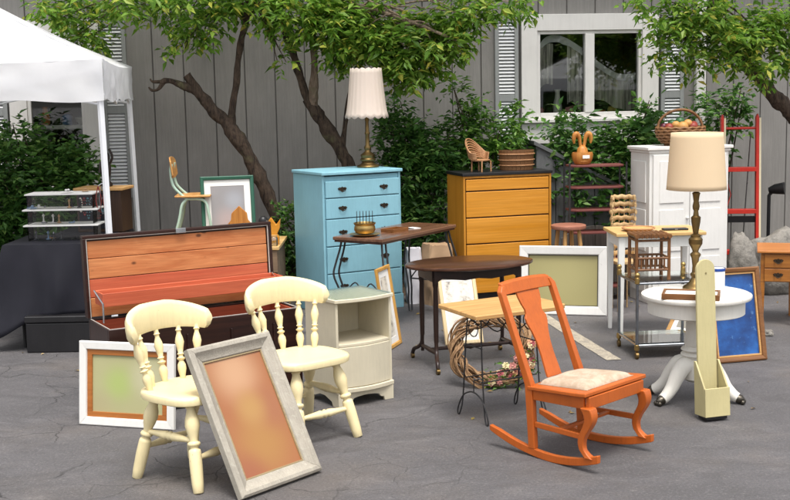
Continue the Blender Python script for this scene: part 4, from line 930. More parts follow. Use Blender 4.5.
for c_ in FC:
    mb = MB()
    for ring, (nn, r1, tz) in enumerate(((7, .026, .25), (6, .018, .8), (4, .01, 1.3))):
        for i in range(nn):
            a = 2 * PI * i / nn + ring; ca, sa = math.cos(a), math.sin(a)
            mb.add([(0, -.002 * ring, 0), (ca * r1 * .6 - sa * r1 * .4, -.004 - r1 * .35 * tz, sa * r1 * .6 + ca * r1 * .4), (ca * r1, -.003 - r1 * .6 * tz, sa * r1), (ca * r1 * .6 + sa * r1 * .4, -.004 - r1 * .35 * tz, sa * r1 * .6 - ca * r1 * .4)], [(0, 1, 2, 3)])
    mb.ball((0, -.012, 0), .007, 6); fl.append(mb.build('flower', c_, t))
used = [False] * 4
for i in range(34):
    a = R(rr.uniform(-105, 12)); rad = .215 + rr.uniform(-.05, .06); q = i % 4
    o = fl[q] if not used[q] else copy_part(fl[q], t); used[q] = True
    o.location = (rad * math.cos(a) * 1.12, -.062 + rr.uniform(-.02, .012), .26 + rad * math.sin(a) * .9); o.rotation_euler = (rr.uniform(-.6, .6), rr.uniform(0, 6), rr.uniform(-.6, .6)); s_ = rr.uniform(.75, 1.25); o.scale = (s_, s_, s_)
leaves('wreath_leaf', G3, t, [(.1, -.05, .06, .14, .02, .05, 26), (.22, -.05, .14, .07, .02, .1, 18)], .035, 77, 6)

# ------------------------------------------------------------------ right foreground: pedestal table, lamp, board box
t = thing('pedestal_table', 'round white pedestal table on splayed legs with metal claw toes', 'table', (1.875, 7.2, 0), 0)
PT = paint('chalky_white', hexc('dedad0'), .5, .06, 4, hexc('b5ab96'), .66, 10)
mb = MB(); mb.lathe([(.31, .65), (.333, .655), (.338, .665), (.336, .677), (.325, .683), (.2, .684)], 64); mb.build('table_top', PT, t, smooth=40)
mb = MB(); mb.lathe([(.288, .557), (.296, .562), (.296, .648), (.27, .649)], 56); mb.build('apron', PT, t, smooth=40)
mb = MB(); mb.lathe([(.08, .581), (.075, .56), (.06, .53), (.062, .42), (.07, .36), (.062, .345), (.085, .335), (.09, .325), (.08, .315), (.07, .31), (.09, .30), (.092, .29), (.075, .28), (.07, .26), (.085, .22), (.08, .14), (.05, .12)], 32); mb.build('column', PT, t, smooth=50)
TOE = metal('claw_metal', hexc('5a554d'), .4)
for a in (150, 208, 332, 28):
    ca, sa = math.cos(R(a)), math.sin(R(a)); mb = MB(); P = smoothline([(ca * r_, sa * r_, z) for r_, z in ((.05, .235), (.1, .225), (.15, .165), (.19, .10), (.235, .055), (.265, .038))], 4)
    rr_ = lerpr([.05, .055, .048, .041, .036, .032], len(P)); mb.tube(P, rr_, 12); mb.build('splayed_leg', PT, t, smooth=60)
    mb = MB(); mb.tube([(ca * .262, sa * .262, .034), (ca * .285, sa * .285, .03), (ca * .305, sa * .305, .022)], [.029, .028, .014], 10)
    for q in (-1, 0, 1): mb.ball((ca * .30 - sa * .018 * q, sa * .30 + ca * .018 * q, .016), .015, 8)
    mb.build('claw_toe', TOE, t, smooth=60)

t = thing('brass_table_lamp', 'tall brass lamp with plain parchment shade on the white pedestal table', 'lamp', (1.90, 7.33, .684), 0)
mb = MB(); mb.lathe([(.075, 0), (.078, .012), (.07, .022), (.055, .03), (.035, .05), (.022, .075), (.03, .09), (.03, .1), (.02, .11), (.018, .15), (.024, .2), (.032, .215), (.034, .225), (.018, .24), (.022, .255), (.042, .29), (.044, .32), (.03, .335), (.034, .345), (.016, .355), (.02, .38), (.028, .43), (.03, .46), (.018, .47), (.014, .5), (.02, .51), (.022, .53), (.016, .56), (.022, .6), (.026, .612), (.012, .62)], 24); mb.build('lamp_base', BRASSD, t, smooth=24)
mb = MB(); mb.lathe([(.026, .621), (.026, .66), (.022, .665)], 20); mb.build('socket', BRASS, t)
mb = MB()
for i in range(37):
    a = 2 * PI * i / 36
def shade(parent, r0, r1, z0, z1, mat, n=48, scal=0, flare=1.0, ribs=0):
    mb = MB(); vs = []; m_ = 12
    for k_ in range(m_ + 1):
        s_ = k_ / m_; rad = r0 + (r1 - r0) * (s_ ** flare)
        for j in range(n):
            a = 2 * PI * j / n; zz_ = z0 + (z1 - z0) * s_
            if scal:
                dz = scal * abs(math.sin(a * 8)); zz_ += (-dz * (1 - s_) * (1 if s_ < .1 else 0) - 0) if s_ < .5 else (dz * .6 if s_ > .95 else 0)
            rr_ = rad * (1 + (ribs * math.cos(a * 24) if ribs else 0)); vs.append((rr_ * math.cos(a), rr_ * math.sin(a), zz_))
    fs = [(k_ * n + j, k_ * n + (j + 1) % n, (k_ + 1) * n + (j + 1) % n, (k_ + 1) * n + j) for k_ in range(m_) for j in range(n)]
    mb.add(vs, fs); o = mb.build('lamp_shade', mat, parent, smooth=60)
    sm = o.modifiers.new('thick', 'SOLIDIFY'); sm.thickness = .003; return o
shade(t, .185, .16, .635, .99, SHADE2)

t = thing('shadow_frame', 'flat brown wooden frame with white backing lying on the white pedestal table', 'frame tray', (1.80, 7.03, .685), -17)
mb = MB(); mb.box(-.17, .17, -.10, -.085, 0, .034); mb.box(-.17, .17, .085, .10, 0, .034); mb.box(-.17, -.155, -.0845, .0845, 0, .034); mb.box(.155, .17, -.0845, .0845, 0, .034); mb.build('frame_sides', BRF, t, .002); B('backing', PAPER, t, (-.1545, .1545, -.084, .084, .012, .026))
t = thing('enamel_canister', 'white enamel canister with a blue rim on the white pedestal table', 'canister', (2.05, 7.38, .684), 0)
mb = MB(); mb.lathe([(.05, 0), (.052, .004), (.052, .12), (.048, .125)], 28); mb.build('canister_body', PAPER, t, smooth=40)
mb = MB(); mb.lathe([(.0535, .108), (.0545, .112), (.0545, .122), (.0535, .127)], 28, caps=False); mb.build('rim_band', paint('enamel_blue', hexc('26468f'), .3), t)

t = thing('wall_box', 'tall narrow pale-yellow board with a small bin at its foot leaning on the pedestal table', 'wall box', (1.845, 6.80, .004), 17, None, 3.6)
PY = paint('pale_yellow_paint', hexc('bdb284'), .55, .06, 5, hexc('b0a473'), .72, 9)
mb = MB(); n = 14; out = [(-.064, .02), (.064, .02), (.062, .88)] + [(.062 * math.cos(a), .88 + .062 * math.sin(a)) for a in np.linspace(0, PI, n)][1:] ; mb.prism(out, -.018, 0); mb.build('back_board', PY, t, .003)
mb = MB(); mb.lathe([(.006, 0), (.006, .002)], 12); o = mb.build('nail_hole', paint('hole_dark', hexc('7d724c'), .8), t); o.rotation_euler = (R(90), 0, 0); o.location = (0, -.0183, .86)
B('bin_front', PY, t, (-.083, .083, -.122, -.11, .02, .19), bevel=.003)
for sgn in (-1, 1):
    mb = MB(); mb.prism([(-.109, .02), (.0, .02), (.0, .34), (-.018, .34), (-.109, .19)], sgn * .0765 - .006, sgn * .0765 + .006, 'yzx'); mb.build('bin_side', PY, t, .003)
B('bin_floor', BLACKP, t, (-.07, .07, -.109, -.0185, .0, .03))

# ------------------------------------------------------------------ right background: cart, bamboo stand, desk, rack, stool, ladder
t = thing('glass_cart', 'chrome and brass wheeled cart with glass shelves beside the white pedestal table', 'cart', (1.745, 8.34, 0), 6)
W_, D_ = .5, .44
for x in (0, W_):
    for y in (0, D_):
        mb = MB(); mb.tube([(x, y, .075), (x, y, .60)], .0115, 12); mb.build('post', STEEL, t, smooth=60)
        mb = MB()
        for zc in (.085, .575): MB().lathe([(.013, zc - .022), (.018, zc - .018), (.018, zc + .018), (.013, zc + .022)], 14, (x, y)).build('collar', BRASS, t, smooth=50)
        mb.ball((x, y, .618), .02, 12); mb.lathe([(.016, .598), (.012, .603)], 12, (x, y)); mb.build('finial', BRASS, t, smooth=50)
        mb = MB(); mb.tube([(x - .01, y, .026), (x + .01, y, .026)], .026, 14); mb.tube([(x, y, .03), (x, y, .07)], .009, 8); mb.build('caster', BRASSD, t, smooth=50)
for z in (.10, .555):
    mb = MB()
    for p, q in (((0, 0), (W_, 0)), ((0, D_), (W_, D_)), ((0, 0), (0, D_)), ((W_, 0), (W_, D_))): mb.tube([(*p, z), (*q, z)], .009, 8)
    mb.build('rail', CHROME if z < .3 else STEEL, t, smooth=60)
    B('glass_shelf', GLASST, t, (.005, W_ - .005, .005, D_ - .005, z + .0095, z + .0165), bevel=.001)
B('mirror_shelf', metal('mirror', (.82, .84, .84), .08, .03), t, (.012, W_ - .012, .012, D_ - .012, .085, .0985), bevel=.001)

t = thing('bamboo_stand', 'small brown bamboo plant stand standing on the glass cart', 'plant stand', (1.87, 8.53, .572), 3)
for x in (-.12, .12):
    for y in (-.10, .10):
        mb = MB(); mb.tube([(x, y, z) for z in (0, .05, .1, .15, .2, .25, .31)], [.014, .012, .0125, .012, .0125, .012, .013], 9); mb.build('leg', BAMB, t, smooth=60)
for q in range(8):
    mb = MB(); x = -.12 + .24 * q / 7; mb.tube([(x, -.125, .318), (x, .125, .318)], .0165, 8); mb.build('top_cane', BAMB, t, smooth=60)
mb = MB()
for z in (.07, .155, .285):
    for y in (-.10, .10): mb.tube([(-.125, y, z), (.125, y, z)], .009, 8)
    for x in (-.12, .12): mb.tube([(x, -.105, z), (x, .105, z)], .009, 8)
mb.build('rail', BAMB, t, smooth=60)
for q in range(6):
    for y in (-.10, .10):
        mb = MB(); x = -.085 + .034 * q; mb.tube([(x, y, .075), (x, y, .15)], .007, 6); mb.build('spindle', BAMB, t, smooth=60)

t = thing('white_leg_table', 'pine-topped table with tapered white legs in front of the tall cupboard', 'table', (1.745, 9.06, 0), 2)
B('table_top', PINE, t, (-.02, .69, -.02, .47, .81, .838), bevel=.006)
B('apron', WHITEP, t, (.05, .62, .02, .04, .72, .8095)); B('apron', WHITEP, t, (.05, .62, .41, .43, .72, .8095))
B('apron', WHITEP, t, (.02, .04, .05, .40, .72, .8095)); B('apron', WHITEP, t, (.63, .65, .05, .40, .72, .8095))
for x in (.03, .64):
    for y in (.03, .42): stack('leg', [(x - .014, x + .014, y - .014, y + .014, 0), (x - .025, x + .025, y - .025, y + .025, .7), (x - .025, x + .025, y - .025, y + .025, .8095)], .003, WHITEP, t)
p = thing('wooden_plate', 'round woven wooden plate on the pine-topped table', 'plate', (1.93, 9.2, .838)); mb = MB(); mb.lathe([(.06, 0), (.1, .004), (.125, .02), (.128, .024), (.1, .014), (.05, .009)], 32); mb.build('dish', OAK, p, smooth=60); mb = MB(); mb.tube([(.127 * math.cos(a), .127 * math.sin(a), .024) for a in np.linspace(0, 2 * PI, 36, False)], .006, 6, closed=True); mb.build('rim', WICK, p)
p = thing('black_case', 'flat black case lying on the pine-topped table', 'case', (2.22, 9.2, .838), 4); mb = MB(); mb.box(-.1, .1, -.035, .035, 0, .016); mb.build('case_body', BLACKP, p, .006); B('clasp', STEEL, p, (-.012, .012, -.037, -.0355, .006, .013))

t = thing('shelf_rack', 'narrow black metal rack with rust-red shelves holding a wooden rabbit basket', 'shelf rack', (1.875, 10.88, 0), 4)
for x in (-.265, .265):
    for y in (-.12, .12): mb = MB(); mb.tube([(x, y, 0), (x, y, 1.29)], .009, 8); mb.build('post', IRON, t, smooth=60)
for z in (.13, .385, .64, .85, 1.06, 1.26):
    mb = MB(); mb.prism([(-.256, .11), (-.25, -.08), (-.2, -.12), (.2, -.12), (.25, -.08), (.256, .11)], z - .013, z + .006, 'xyz'); mb.build('shelf', RACKR, t, .004)
t = thing('rabbit_basket', 'carved orange wooden basket with two rabbit-ear handles on the shelf rack', 'basket', (1.755, 10.87, 1.266), 8)
RW = wood('rabbit_wood', hexc('a8662a'), hexc('cf9145'), 2, .45, 8)
mb = MB(); mb.lathe([(.055, 0), (.075, .01), (.095, .05), (.1, .09), (.095, .115), (.085, .115), (.088, .09), (.08, .05), (.05, .02)], 24, sy=.75); mb.build('bowl', RW, t, smooth=60)
for sgn in (-1, 1):
    mb = MB(); mb.tube(smoothline([(sgn * .012, 0, .15), (sgn * .022, 0, .2), (sgn * .03, 0, .25), (sgn * .05, 0, .285), (sgn * .072, 0, .275), (sgn * .082, 0, .235), (sgn * .078, 0, .195)], 4), lerpr([.016, .015, .019, .022, .024, .019, .008], 25), 10); mb.build('ear', RW, t, smooth=60)
mb = MB(); mb.tube([(0, 0, .03), (0, 0, .1), (0, 0, .15), (0, 0, .178)], [.07, .055, .046, .02], 16); mb.build('head', RW, t, smooth=60)
mb = MB(); mb.box(-.02, .045, -.079, -.074, .06, .09); mb.build('paper_tag', PAPER, t)

t = thing('round_stool', 'round-seated wooden stool with splayed legs beside the orange dresser', 'stool', (1.565, 10.46, 0), 20)
mb = MB(); mb.lathe([(.14, .715), (.155, .72), (.16, .735), (.157, .75), (.145, .756)], 36); mb.build('seat', wood('stool_seat', hexc('8a5644'), hexc('ab7560'), 0, .5), t, smooth=40)
for a in (45, 135, 225, 315):
    ca, sa = math.cos(R(a)), math.sin(R(a)); mb = MB(); mb.turned((ca * .17, sa * .17, 0), (ca * .095, sa * .095, .714), [(0, .015), (.3, .018), (.7, .02), (1, .016)], 12); mb.build('leg', OAKZ, t, smooth=60)
for z in (.22, .3):
    q = .17 - (.075 * z / .714); mb = MB()
    for a in ((45, 135), (225, 315)) if z < .25 else ((135, 225), (315, 45)): mb.tube([(q * math.cos(R(a[0])), q * math.sin(R(a[0])), z), (q * math.cos(R(a[1])), q * math.sin(R(a[1])), z)], .009, 8)
    mb.build('rung', OAKZ, t, smooth=60)

t = thing('plank_headboard', 'weathered grey plank panel with an arched top standing behind the shelf rack', 'headboard', (1.93, 11.17, 0), 4)
for i in range(6):
    x0 = -.33 + .11 * i; mb = MB(); tz = lambda x: .66 - .9 * x * x * 1.15
    mb.prism([(x0, .0), (x0 + .105, .0), (x0 + .105, tz(x0 + .105)), (x0 + .052, tz(x0 + .052)), (x0, tz(x0))], -.012, .012); mb.build('plank', WEATH, t, .003)
B('batten', WEATH, t, (-.31, .31, .0125, .035, .12, .18)); B('batten', WEATH, t, (-.31, .31, .0125, .035, .42, .47))
mb = MB(); mb.hexa([(-.03, .036, .40), (.03, .036, .40), (.03, .05, .40), (-.03, .05, .40)], [(-.03, .036, .44), (.03, .036, .44), (.03, .05, .44), (-.03, .05, .44)]); mb.build('prop', WEATH, t)

t = thing('wicker_chair', 'pale wicker armchair half hidden behind the pine-topped table and white cupboard', 'chair', (2.03, 10.3, 0), 10); t.scale = (.5, .6, 1.0)
WP_ = wood('pale_wicker', hexc('b08a5c'), hexc('d9bb8a'), 0, .6, 18)
mb = MB(); mb.prism([(-.2, -.19), (.2, -.19), (.22, 0), (.15, .17), (-.15, .17), (-.22, 0)], .42, .45, 'xyz'); mb.build('seat', WP_, t, .008)
for x, y in ((-.17, -.16), (.17, -.16), (-.14, .15), (.14, .15)): mb = MB(); mb.tube([(x, y, 0), (x, y, .42)], .014, 8); mb.build('leg', WP_, t, smooth=60)
for q, z in enumerate(np.linspace(.5, 1.0, 9)):
    mb = MB(); k_ = 1 + .06 * math.sin(q * 1.3); mb.tube([(.215 * k_ * math.cos(a), .02 + .17 * k_ * math.sin(a), z + .005 * math.sin(a * 9 + q)) for a in np.linspace(-.25, PI + .25, 24)], .021, 7); mb.build('weave_band', WP_, t, smooth=60)
for a in np.linspace(-.2, PI + .2, 9):
    mb = MB(); mb.tube([(.2 * math.cos(a), .02 + .16 * math.sin(a), .44), (.222 * math.cos(a), .02 + .178 * math.sin(a), 1.0)], .007, 6); mb.build('stake', WP_, t, smooth=60)

t = thing('step_ladder', 'red painted wooden stepladder standing beside the tall white cupboard', 'ladder', (3.31, 11.12, 0), -4)
WOODP = paint('bare_cream_wood', hexc('d6c6a6'), .6)
TL = R(4)
for sgn in (-1, 1):
    x = sgn * .165; mb = MB(); L_ = 1.7
    mb.M = Matrix.Rotation(-TL, 4, 'X')
    mb.prism([(x - .016, 0), (x + .011, 0), (x + .011, L_ - .035), (x, L_), (x - .016, L_ - .035)], -.03, .03); mb.build('rail', REDP, t, .002)
    mb = MB(); mb.M = Matrix.Rotation(-TL, 4, 'X'); xx = x + .0113; mb.box(xx, xx + .018, -.031, .028, 0.01, L_ - .04); mb.build('rail_strip', WOODP, t, .002)
    mb = MB(); mb.tube([(x * .8, .55, 0.1), (x * .8, .235, 1.5)], .006, 6); mb.build('rear_leg', STEEL, t)
for z in (.38, .77, 1.17):
    B('step', REDP, t, (-.148, .148, z * math.tan(TL) - .055, z * math.tan(TL) + .045, z - .02, z + .02), bevel=.003)
mb = MB(); mb.tube([(-.155, 1.56 * math.tan(TL), 1.56), (.155, 1.56 * math.tan(TL), 1.56)], .012, 8); mb.build('top_rung', REDP, t)
mb = MB(); mb.tube([(-.11, .18, 1.1), (-.06, .17, .92), (-.10, .15, .80)], .005, 6); mb.build('hinge_strap', REDP, t)
B('black_band', BLACKP, t, (-.2, .2, .055, .075, .66, .72))

ROCK = NM('boulder_stone'); f = ROCK.noise(4, 6, .65); c = ROCK.mix(ROCK.ramp(f, [(.35, 0.), (.65, 1.)]), hexc('67635c'), hexc('97928a')); c = ROCK.mix(ROCK.ramp(ROCK.noise(13, 5), [(.55, 0.), (.7, .6)]), c, hexc('4c4a46')); ROCK.bump(ROCK.noise(18, 6, .7), .8, .03); ROCK = ROCK.set(Base_Color=c, Roughness=.9)
def boulder(label, loc, s_, seed):
    import bmesh
    bm = bmesh.new(); bmesh.ops.create_icosphere(bm, subdivisions=4, radius=1)
    for v in bm.verts:
        p = v.co.copy(); k_ = 1 + .35 * noise.noise((p.x * 1.3 + seed, p.y * 1.3, p.z * 1.3)) + .14 * noise.noise((p.x * 3.3, p.y * 3.3 + seed, p.z * 3.3)) + .04 * noise.noise((p.x * 9, p.y * 9 + seed, p.z * 9))
        v.co = Vector((p.x * s_[0], p.y * s_[1], p.z * s_[2])) * k_
    zb = min(v.co.z for v in bm.verts)
    for v in bm.verts: v.co.z = max(v.co.z, zb * .6) - zb * .6
    me = bpy.data.meshes.new('boulder'); bm.to_mesh(me); bm.free(); me.shade_smooth(); me.materials.append(ROCK)
    o = link('boulder', me); o.location = loc; tag(o, label, 'boulder')
boulder('large pale grey boulder beside the red ladder', (3.66, 11.05, 0), (.31, .24, .36), 3)
boulder('smaller grey boulder seen between the red ladder rails', (3.22, 10.83, 0), (.14, .13, .33), 8)
t = thing('garden_spotlight', 'black spotlight on a post behind the boulder', 'spotlight', (3.715, 11.55, .08))
mb = MB(); mb.tube([(0, 0, 0), (0, 0, .8), (.02, -.01, .83)], .018, 10); mb.build('post', BLACKP, t)
mb = MB(); mb.tube([(.0, 0, .85), (.05, -.03, .865), (.13, -.07, .875)], [.03, .05, .062], 16); mb.build('lamp_head', BLACKP, t, smooth=50)

t = thing('drawer_desk', 'honey wood desk with two small drawers and dark bail pulls at the picture frame', 'desk', (3.0, 9.5, 0), -17)
DK = wood('desk_wood', hexc('8f5522'), hexc('b87a38'), 0, .35, 5)
B('desk_top', wood('desk_top_wood', hexc('a8622c'), hexc('cf8a4c'), 0, .3, 4), t, (-.03, 1.05, -.03, .5, .60, .622), bevel=.006)
B('drawer_case', DK, t, (0, .27, .0, .46, .36, .5995)); B('apron', DK, t, (.275, 1.02, .02, .04, .5, .5995))
for z0, z1 in ((.365, .47), (.478, .59)):
    dr = B('drawer', DK, t, (.03, .245, -.012, -.0005, z0, z1), bevel=.004); bail_handle(dr, .137, -.0122, (z0 + z1) / 2 + .005, .9)
for x, y, z1 in ((.018, .018, .3595), (.252, .018, .3595), (.018, .442, .3595), (.252, .442, .3595), (1.0, .018, .5995), (1.0, .442, .5995)): stack('leg', [(x - .011, x + .011, y - .011, y + .011, 0), (x - .017, x + .017, y - .017, y + .017, z1)], .003, DK, t)

# sacks between the dressers, a stone by the desk
def sack(name, label, cat, loc, sx_, sy_, h_, mat, seed, rz_):
    mb = MB(); n, m_ = 36, 18; vs = []
    for k_ in range(m_ + 1):
        s_ = k_ / m_
        for j in range(n):
            a = 2 * PI * j / n; e = .45; cx, cy = abs(math.cos(a)) ** e * (1 if math.cos(a) > 0 else -1), abs(math.sin(a)) ** e * (1 if math.sin(a) > 0 else -1)
            q = (1 + .06 * math.sin(PI * s_)) * (1 - .25 * max(0, s_ - .75) * 4 * .5) + .22 * noise.noise((cx * 1.6 + seed, cy * 1.6, s_ * 4)) + .1 * noise.noise((cx * 4, cy * 4 + seed, s_ * 9))
            vs.append((cx * sx_ * q, cy * sy_ * q, h_ * s_ + (.03 * noise.noise((cx * 3, cy * 3, seed)) if k_ == m_ else 0)))
    fs = [(k_ * n + j, k_ * n + (j + 1) % n, (k_ + 1) * n + (j + 1) % n, (k_ + 1) * n + j) for k_ in range(m_) for j in range(n)] + [tuple(range(n - 1, -1, -1)), tuple(m_ * n + j for j in range(n))]
    mb.add(vs, fs); o = mb.build(name, mat, None, smooth=50); o.location = loc; o.rotation_euler = (0, 0, R(rz_)); tag(o, label, cat)
sack('paper_sack', 'crumpled tan paper sack between the blue and orange dressers', 'sack', (.40, 10.80, 0), .13, .11, .56, fabric('kraft_paper', hexc('a08468'), .2, .85, 30, .5), 2, 20)
sack('plastic_bag', 'white plastic bag beside the tan sack next to the blue dresser', 'bag', (.175, 10.85, 0), .075, .07, .52, fabric('white_bag', hexc('cfcdd2'), .2, .6, 24, .5), 6, 10)
boulder('small pale stone on the asphalt in front of the drawer desk', (2.93, 9.05, 0), (.04, .03, .03), 5)
# fruit basket on the cupboard
t = thing('fruit_basket', 'wicker basket with tall hoop handle full of fruit on the white cupboard', 'basket', (2.64, 10.78, 1.431), 5); t.scale = (1.14, 1.14, 1.14)
for q, (z, r_) in enumerate(((.008, .12), (.03, .15), (.052, .17), (.075, .185), (.098, .193), (.12, .195), (.14, .192))):
    mb = MB(); mb.tube([(r_ * math.cos(a), r_ * .72 * math.sin(a), z + .004 * math.sin(a * 18 + q * PI)) for a in np.linspace(0, 2 * PI, 72, False)], .0125, 6, closed=True); mb.build('weave_ring', WICKD, t, smooth=60)
mb = MB(); mb.lathe([(.12, .0), (.14, .02), (.178, .08), (.185, .13), (.178, .13), (.17, .08), (.1, .012)], 32, sy=.72); mb.build('basket_body', WICKD, t, smooth=60)
mb = MB(); mb.tube([(.185 * math.cos(a), .01 * math.sin(a * 3), .13 + .155 * math.sin(a)) for a in np.linspace(0, PI, 30)], .011, 8); mb.build('handle', WICKD, t, smooth=60)
RD = paint('apple_red', hexc('86352a'), .45); YL = paint('pear_gold', hexc('bb8a4c'), .5); GR = paint('fruit_green', hexc('39603a'), .4); PU = paint('plum', hexc('5a2333'), .35)
rr = random.Random(9)
for i, (x, y, z, r_, mt) in enumerate(((-.1, -.05, .145, .04, RD), (.09, -.05, .15, .04, RD), (0, -.08, .15, .048, YL), (-.05, -.06, .165, .036, YL), (.05, -.04, .175, .038, YL), (0, .02, .19, .04, GR), (-.06, .03, .175, .038, GR), (.11, .02, .16, .036, RD), (-.13, .02, .15, .034, PU), (.06, .05, .17, .036, RD))):
    o = MB().ball((0, 0, 0), r_, 14, (1, 1, .93)).build('apple' if mt in (RD, GR) else ('pear' if mt is YL else 'plum'), mt, None, smooth=80)
    o.location = (2.64 + x * 1.14, 10.78 + y * 1.1, 1.431 + z * 1.14); o.scale = (1.1, 1.1, 1.1)
    nm = {id(RD): ('red apple heaped in the hoop-handled fruit basket', 'apple', 'red apples in the basket'), id(YL): ('golden pear in the hoop-handled fruit basket', 'pear', 'golden pears in the basket'), id(GR): ('dark green apple at the back of the fruit basket', 'apple', 'green apples in the basket'), id(PU): ('dark plum at the edge of the fruit basket', 'plum', None)}[id(mt)]
    tag(o, nm[0] if mt is not RD else ['red apple at the near left side of the fruit basket', 'red apple at the near right side of the fruit basket', '', '', '', '', '', 'red apple under the right end of the basket hoop', '', 'red apple at the back of the fruit basket'][i], *nm[1:])

# ------------------------------------------------------------------ on the dressers
t = thing('scalloped_lamp', 'brass lamp with a flared cream scalloped shade on the blue dresser', 'lamp', (-.235, 10.86, 1.2805), 0)
mb = MB(); mb.lathe([(.1, 0), (.105, .012), (.1, .02), (.075, .028), (.06, .04), (.055, .05), (.07, .06), (.072, .075), (.06, .088), (.065, .1), (.068, .115), (.05, .13), (.03, .145), (.024, .16), (.032, .17), (.03, .19), (.02, .21), (.018, .3), (.024, .31), (.024, .32), (.017, .33), (.015, .42), (.022, .44), (.01, .46)], 28); mb.build('lamp_base', BRASSD, t, smooth=50)
shade(t, .20, .145, .47, .90, SHADE1, 96, .02, .62, .012)
t = thing('wicker_doll_chair', 'miniature wicker armchair standing on the black dresser top', 'doll chair', (.815, 10.96, 1.2155), 48)
for x, y in ((-.07, -.07), (.07, -.07), (-.055, .06), (.055, .06)): mb = MB(); mb.tube([(x, y, 0), (x * .95, y, .1)], .0075, 8); mb.build('leg', WICK, t, smooth=60)
mb = MB(); mb.lathe([(.07, .095), (.09, .1), (.092, .11), (.07, .115)], 20); mb.build('seat', WICK, t, smooth=50)
for q in range(8):
    z = .12 + .016 * q; mb = MB(); n = 22; P = []
    for a in np.linspace(-.55, PI + .55, n):
        hgt = .06 + .13 * max(0, math.sin(a)) ** 1.3; P.append((.098 * math.cos(a) * (1 + .02 * q), .02 + .085 * math.sin(a) + .006 * q * max(0, math.sin(a)), .112 + hgt * (q + 1) / 8))
    mb.tube(P, .0075, 6); mb.build('weave_band', WICK, t, smooth=60)
t = thing('slatted_tub', 'oval wooden slatted tub standing on the black dresser top', 'tub', (1.17, 11.13, 1.2155), 12)
N = 26
tb = None
for i in range(N):
    a = 2 * PI * i / N
    if tb is None:
        mb = MB(); mb.hexa([(-.018, -.005, 0), (.018, -.005, 0), (.018, .005, 0), (-.018, .005, 0)], [(-.0195, -.005, .185), (.0195, -.005, .185), (.0195, .005, .185), (-.0195, .005, .185)]); o = tb = mb.build('stave', WICKD, t, .002)
    else: o = copy_part(tb, t)
    o.location = (.155 * math.cos(a), .12 * math.sin(a), 0); o.rotation_euler = (R(-3), 0, math.atan2(math.sin(a) * .155, math.cos(a) * .12) + PI / 2 + PI)
for z in (.045, .095, .15):
    mb = MB(); mb.tube([((.167 + z * .05) * math.cos(a), (.132 + z * .05) * math.sin(a), z) for a in np.linspace(0, 2 * PI, 40, False)], .006, 6, closed=True); mb.build('hoop', WICK, t, smooth=60)
mb = MB(); mb.lathe([(.14, .005), (.145, .02)], 30, sy=.78); mb.build('tub_floor', WICKD, t)
leaves('plant', G3, t, [(0, 0, .28, .1, .08, .16, 16), (-.02, .02, .42, .05, .05, .1, 6)], .07, 78, 7)

# ------------------------------------------------------------------ left background: bench with chair and frame
t = thing('potting_bench', 'rough brown wooden bench behind the cedar chest carrying small goods', 'bench', (-2.2, 10.12, 0), 0)
for i in range(5):
    B('top_plank', PINE, t, (0, 1.19, .18 * i * .88, .18 * i * .88 + .153, .62, .65), bevel=.004)
B('front_board', BENCHW, t, (.03, 1.17, .012, .035, .42, .6195)); B('front_board', BENCHW, t, (.03, 1.17, .014, .036, .2, .405))
for x in (.05, 1.14):
    for y in (.07, .72): B('leg', BENCHW, t, (x - .03, x + .03, y - .03, y + .03, 0, .6195))
B('end_board', BENCHW, t, (1.145, 1.172, .11, .68, .2, .6195))
t = thing('school_chair', 'small school chair with pale green tube frame standing on the wooden bench', 'chair', (-1.80, 10.55, .651), 94); t.scale = (1.03, 1.03, 1.06)
PG = paint('pale_green_metal', hexc('a9c1b0'), .35); SW = wood('school_ply', hexc('b98245'), hexc('d7a566'), 0, .4)
for sgn in (-1, 1):
    mb = MB(); mb.tube(smoothline([(sgn * .15, .19, .012), (sgn * .145, .13, .2), (sgn * .14, .1, .33), (sgn * .135, .06, .385), (sgn * .13, .1, .42), (sgn * .12, .17, .5), (sgn * .115, .185, .62), (sgn * .11, .175, .68)], 5), .0125, 10); mb.build('rear_tube', PG, t, smooth=60)
    mb = MB(); mb.tube(smoothline([(sgn * .15, -.16, .012), (sgn * .145, -.13, .25), (sgn * .14, -.09, .37), (sgn * .135, .06, .385)], 5), .0125, 10); mb.build('front_tube', PG, t, smooth=60)
mb = MB(); mb.prism([(-.17, -.15), (.17, -.15), (.18, 0), (.15, .16), (-.15, .16), (-.18, 0)], .398, .414, 'xyz'); mb.build('seat', SW, t, .006)
mb = MB(); vs = []
for i in range(13):
    x = -.17 + .34 * i / 12; y = .155 + .02 * (1 - (x / .17) ** 2); e = 1 - abs(x / .17) ** 4 * .35; vs += [(x, y, .64 - .085 * e), (x, y + .014, .64 - .085 * e), (x, y + .03, .64 + .095 * e), (x, y + .016, .64 + .095 * e)]
fs = [(3, 2, 1, 0), tuple(48 + j for j in range(4))] + [(i * 4 + j, i * 4 + (j + 1) % 4, (i + 1) * 4 + (j + 1) % 4, (i + 1) * 4 + j) for i in range(12) for j in range(4)]
mb.add(vs, fs); mb.build('backrest', SW, t, .004)
GRF = paint('dark_green_frame', hexc('2c5a48'), .4)
frame('picture_frame', 'dark green frame with white mat and grey picture standing on the wooden bench', (-1.72, 10.42, .652), 14, .48, .60, 9, [(0, 0), (0, .022), (.008, .028), (.03, .024), (.034, .014), (.034, 0)], GRF, [(.055, PAPER, .008)], blurpic('grey_mauve_print', hexc('8d8a8a'), [(.24, .2, .2, hexc('a59694')), (.3, .38, .15, hexc('9a9ba0'))]), strut=.12)
t = thing('wooden_plaque', 'orange-brown cutout plaque with a pointed top on the wooden bench', 'plaque', (-1.36, 10.22, .651), 5); t.scale = (1.35, 1.35, 1.45)
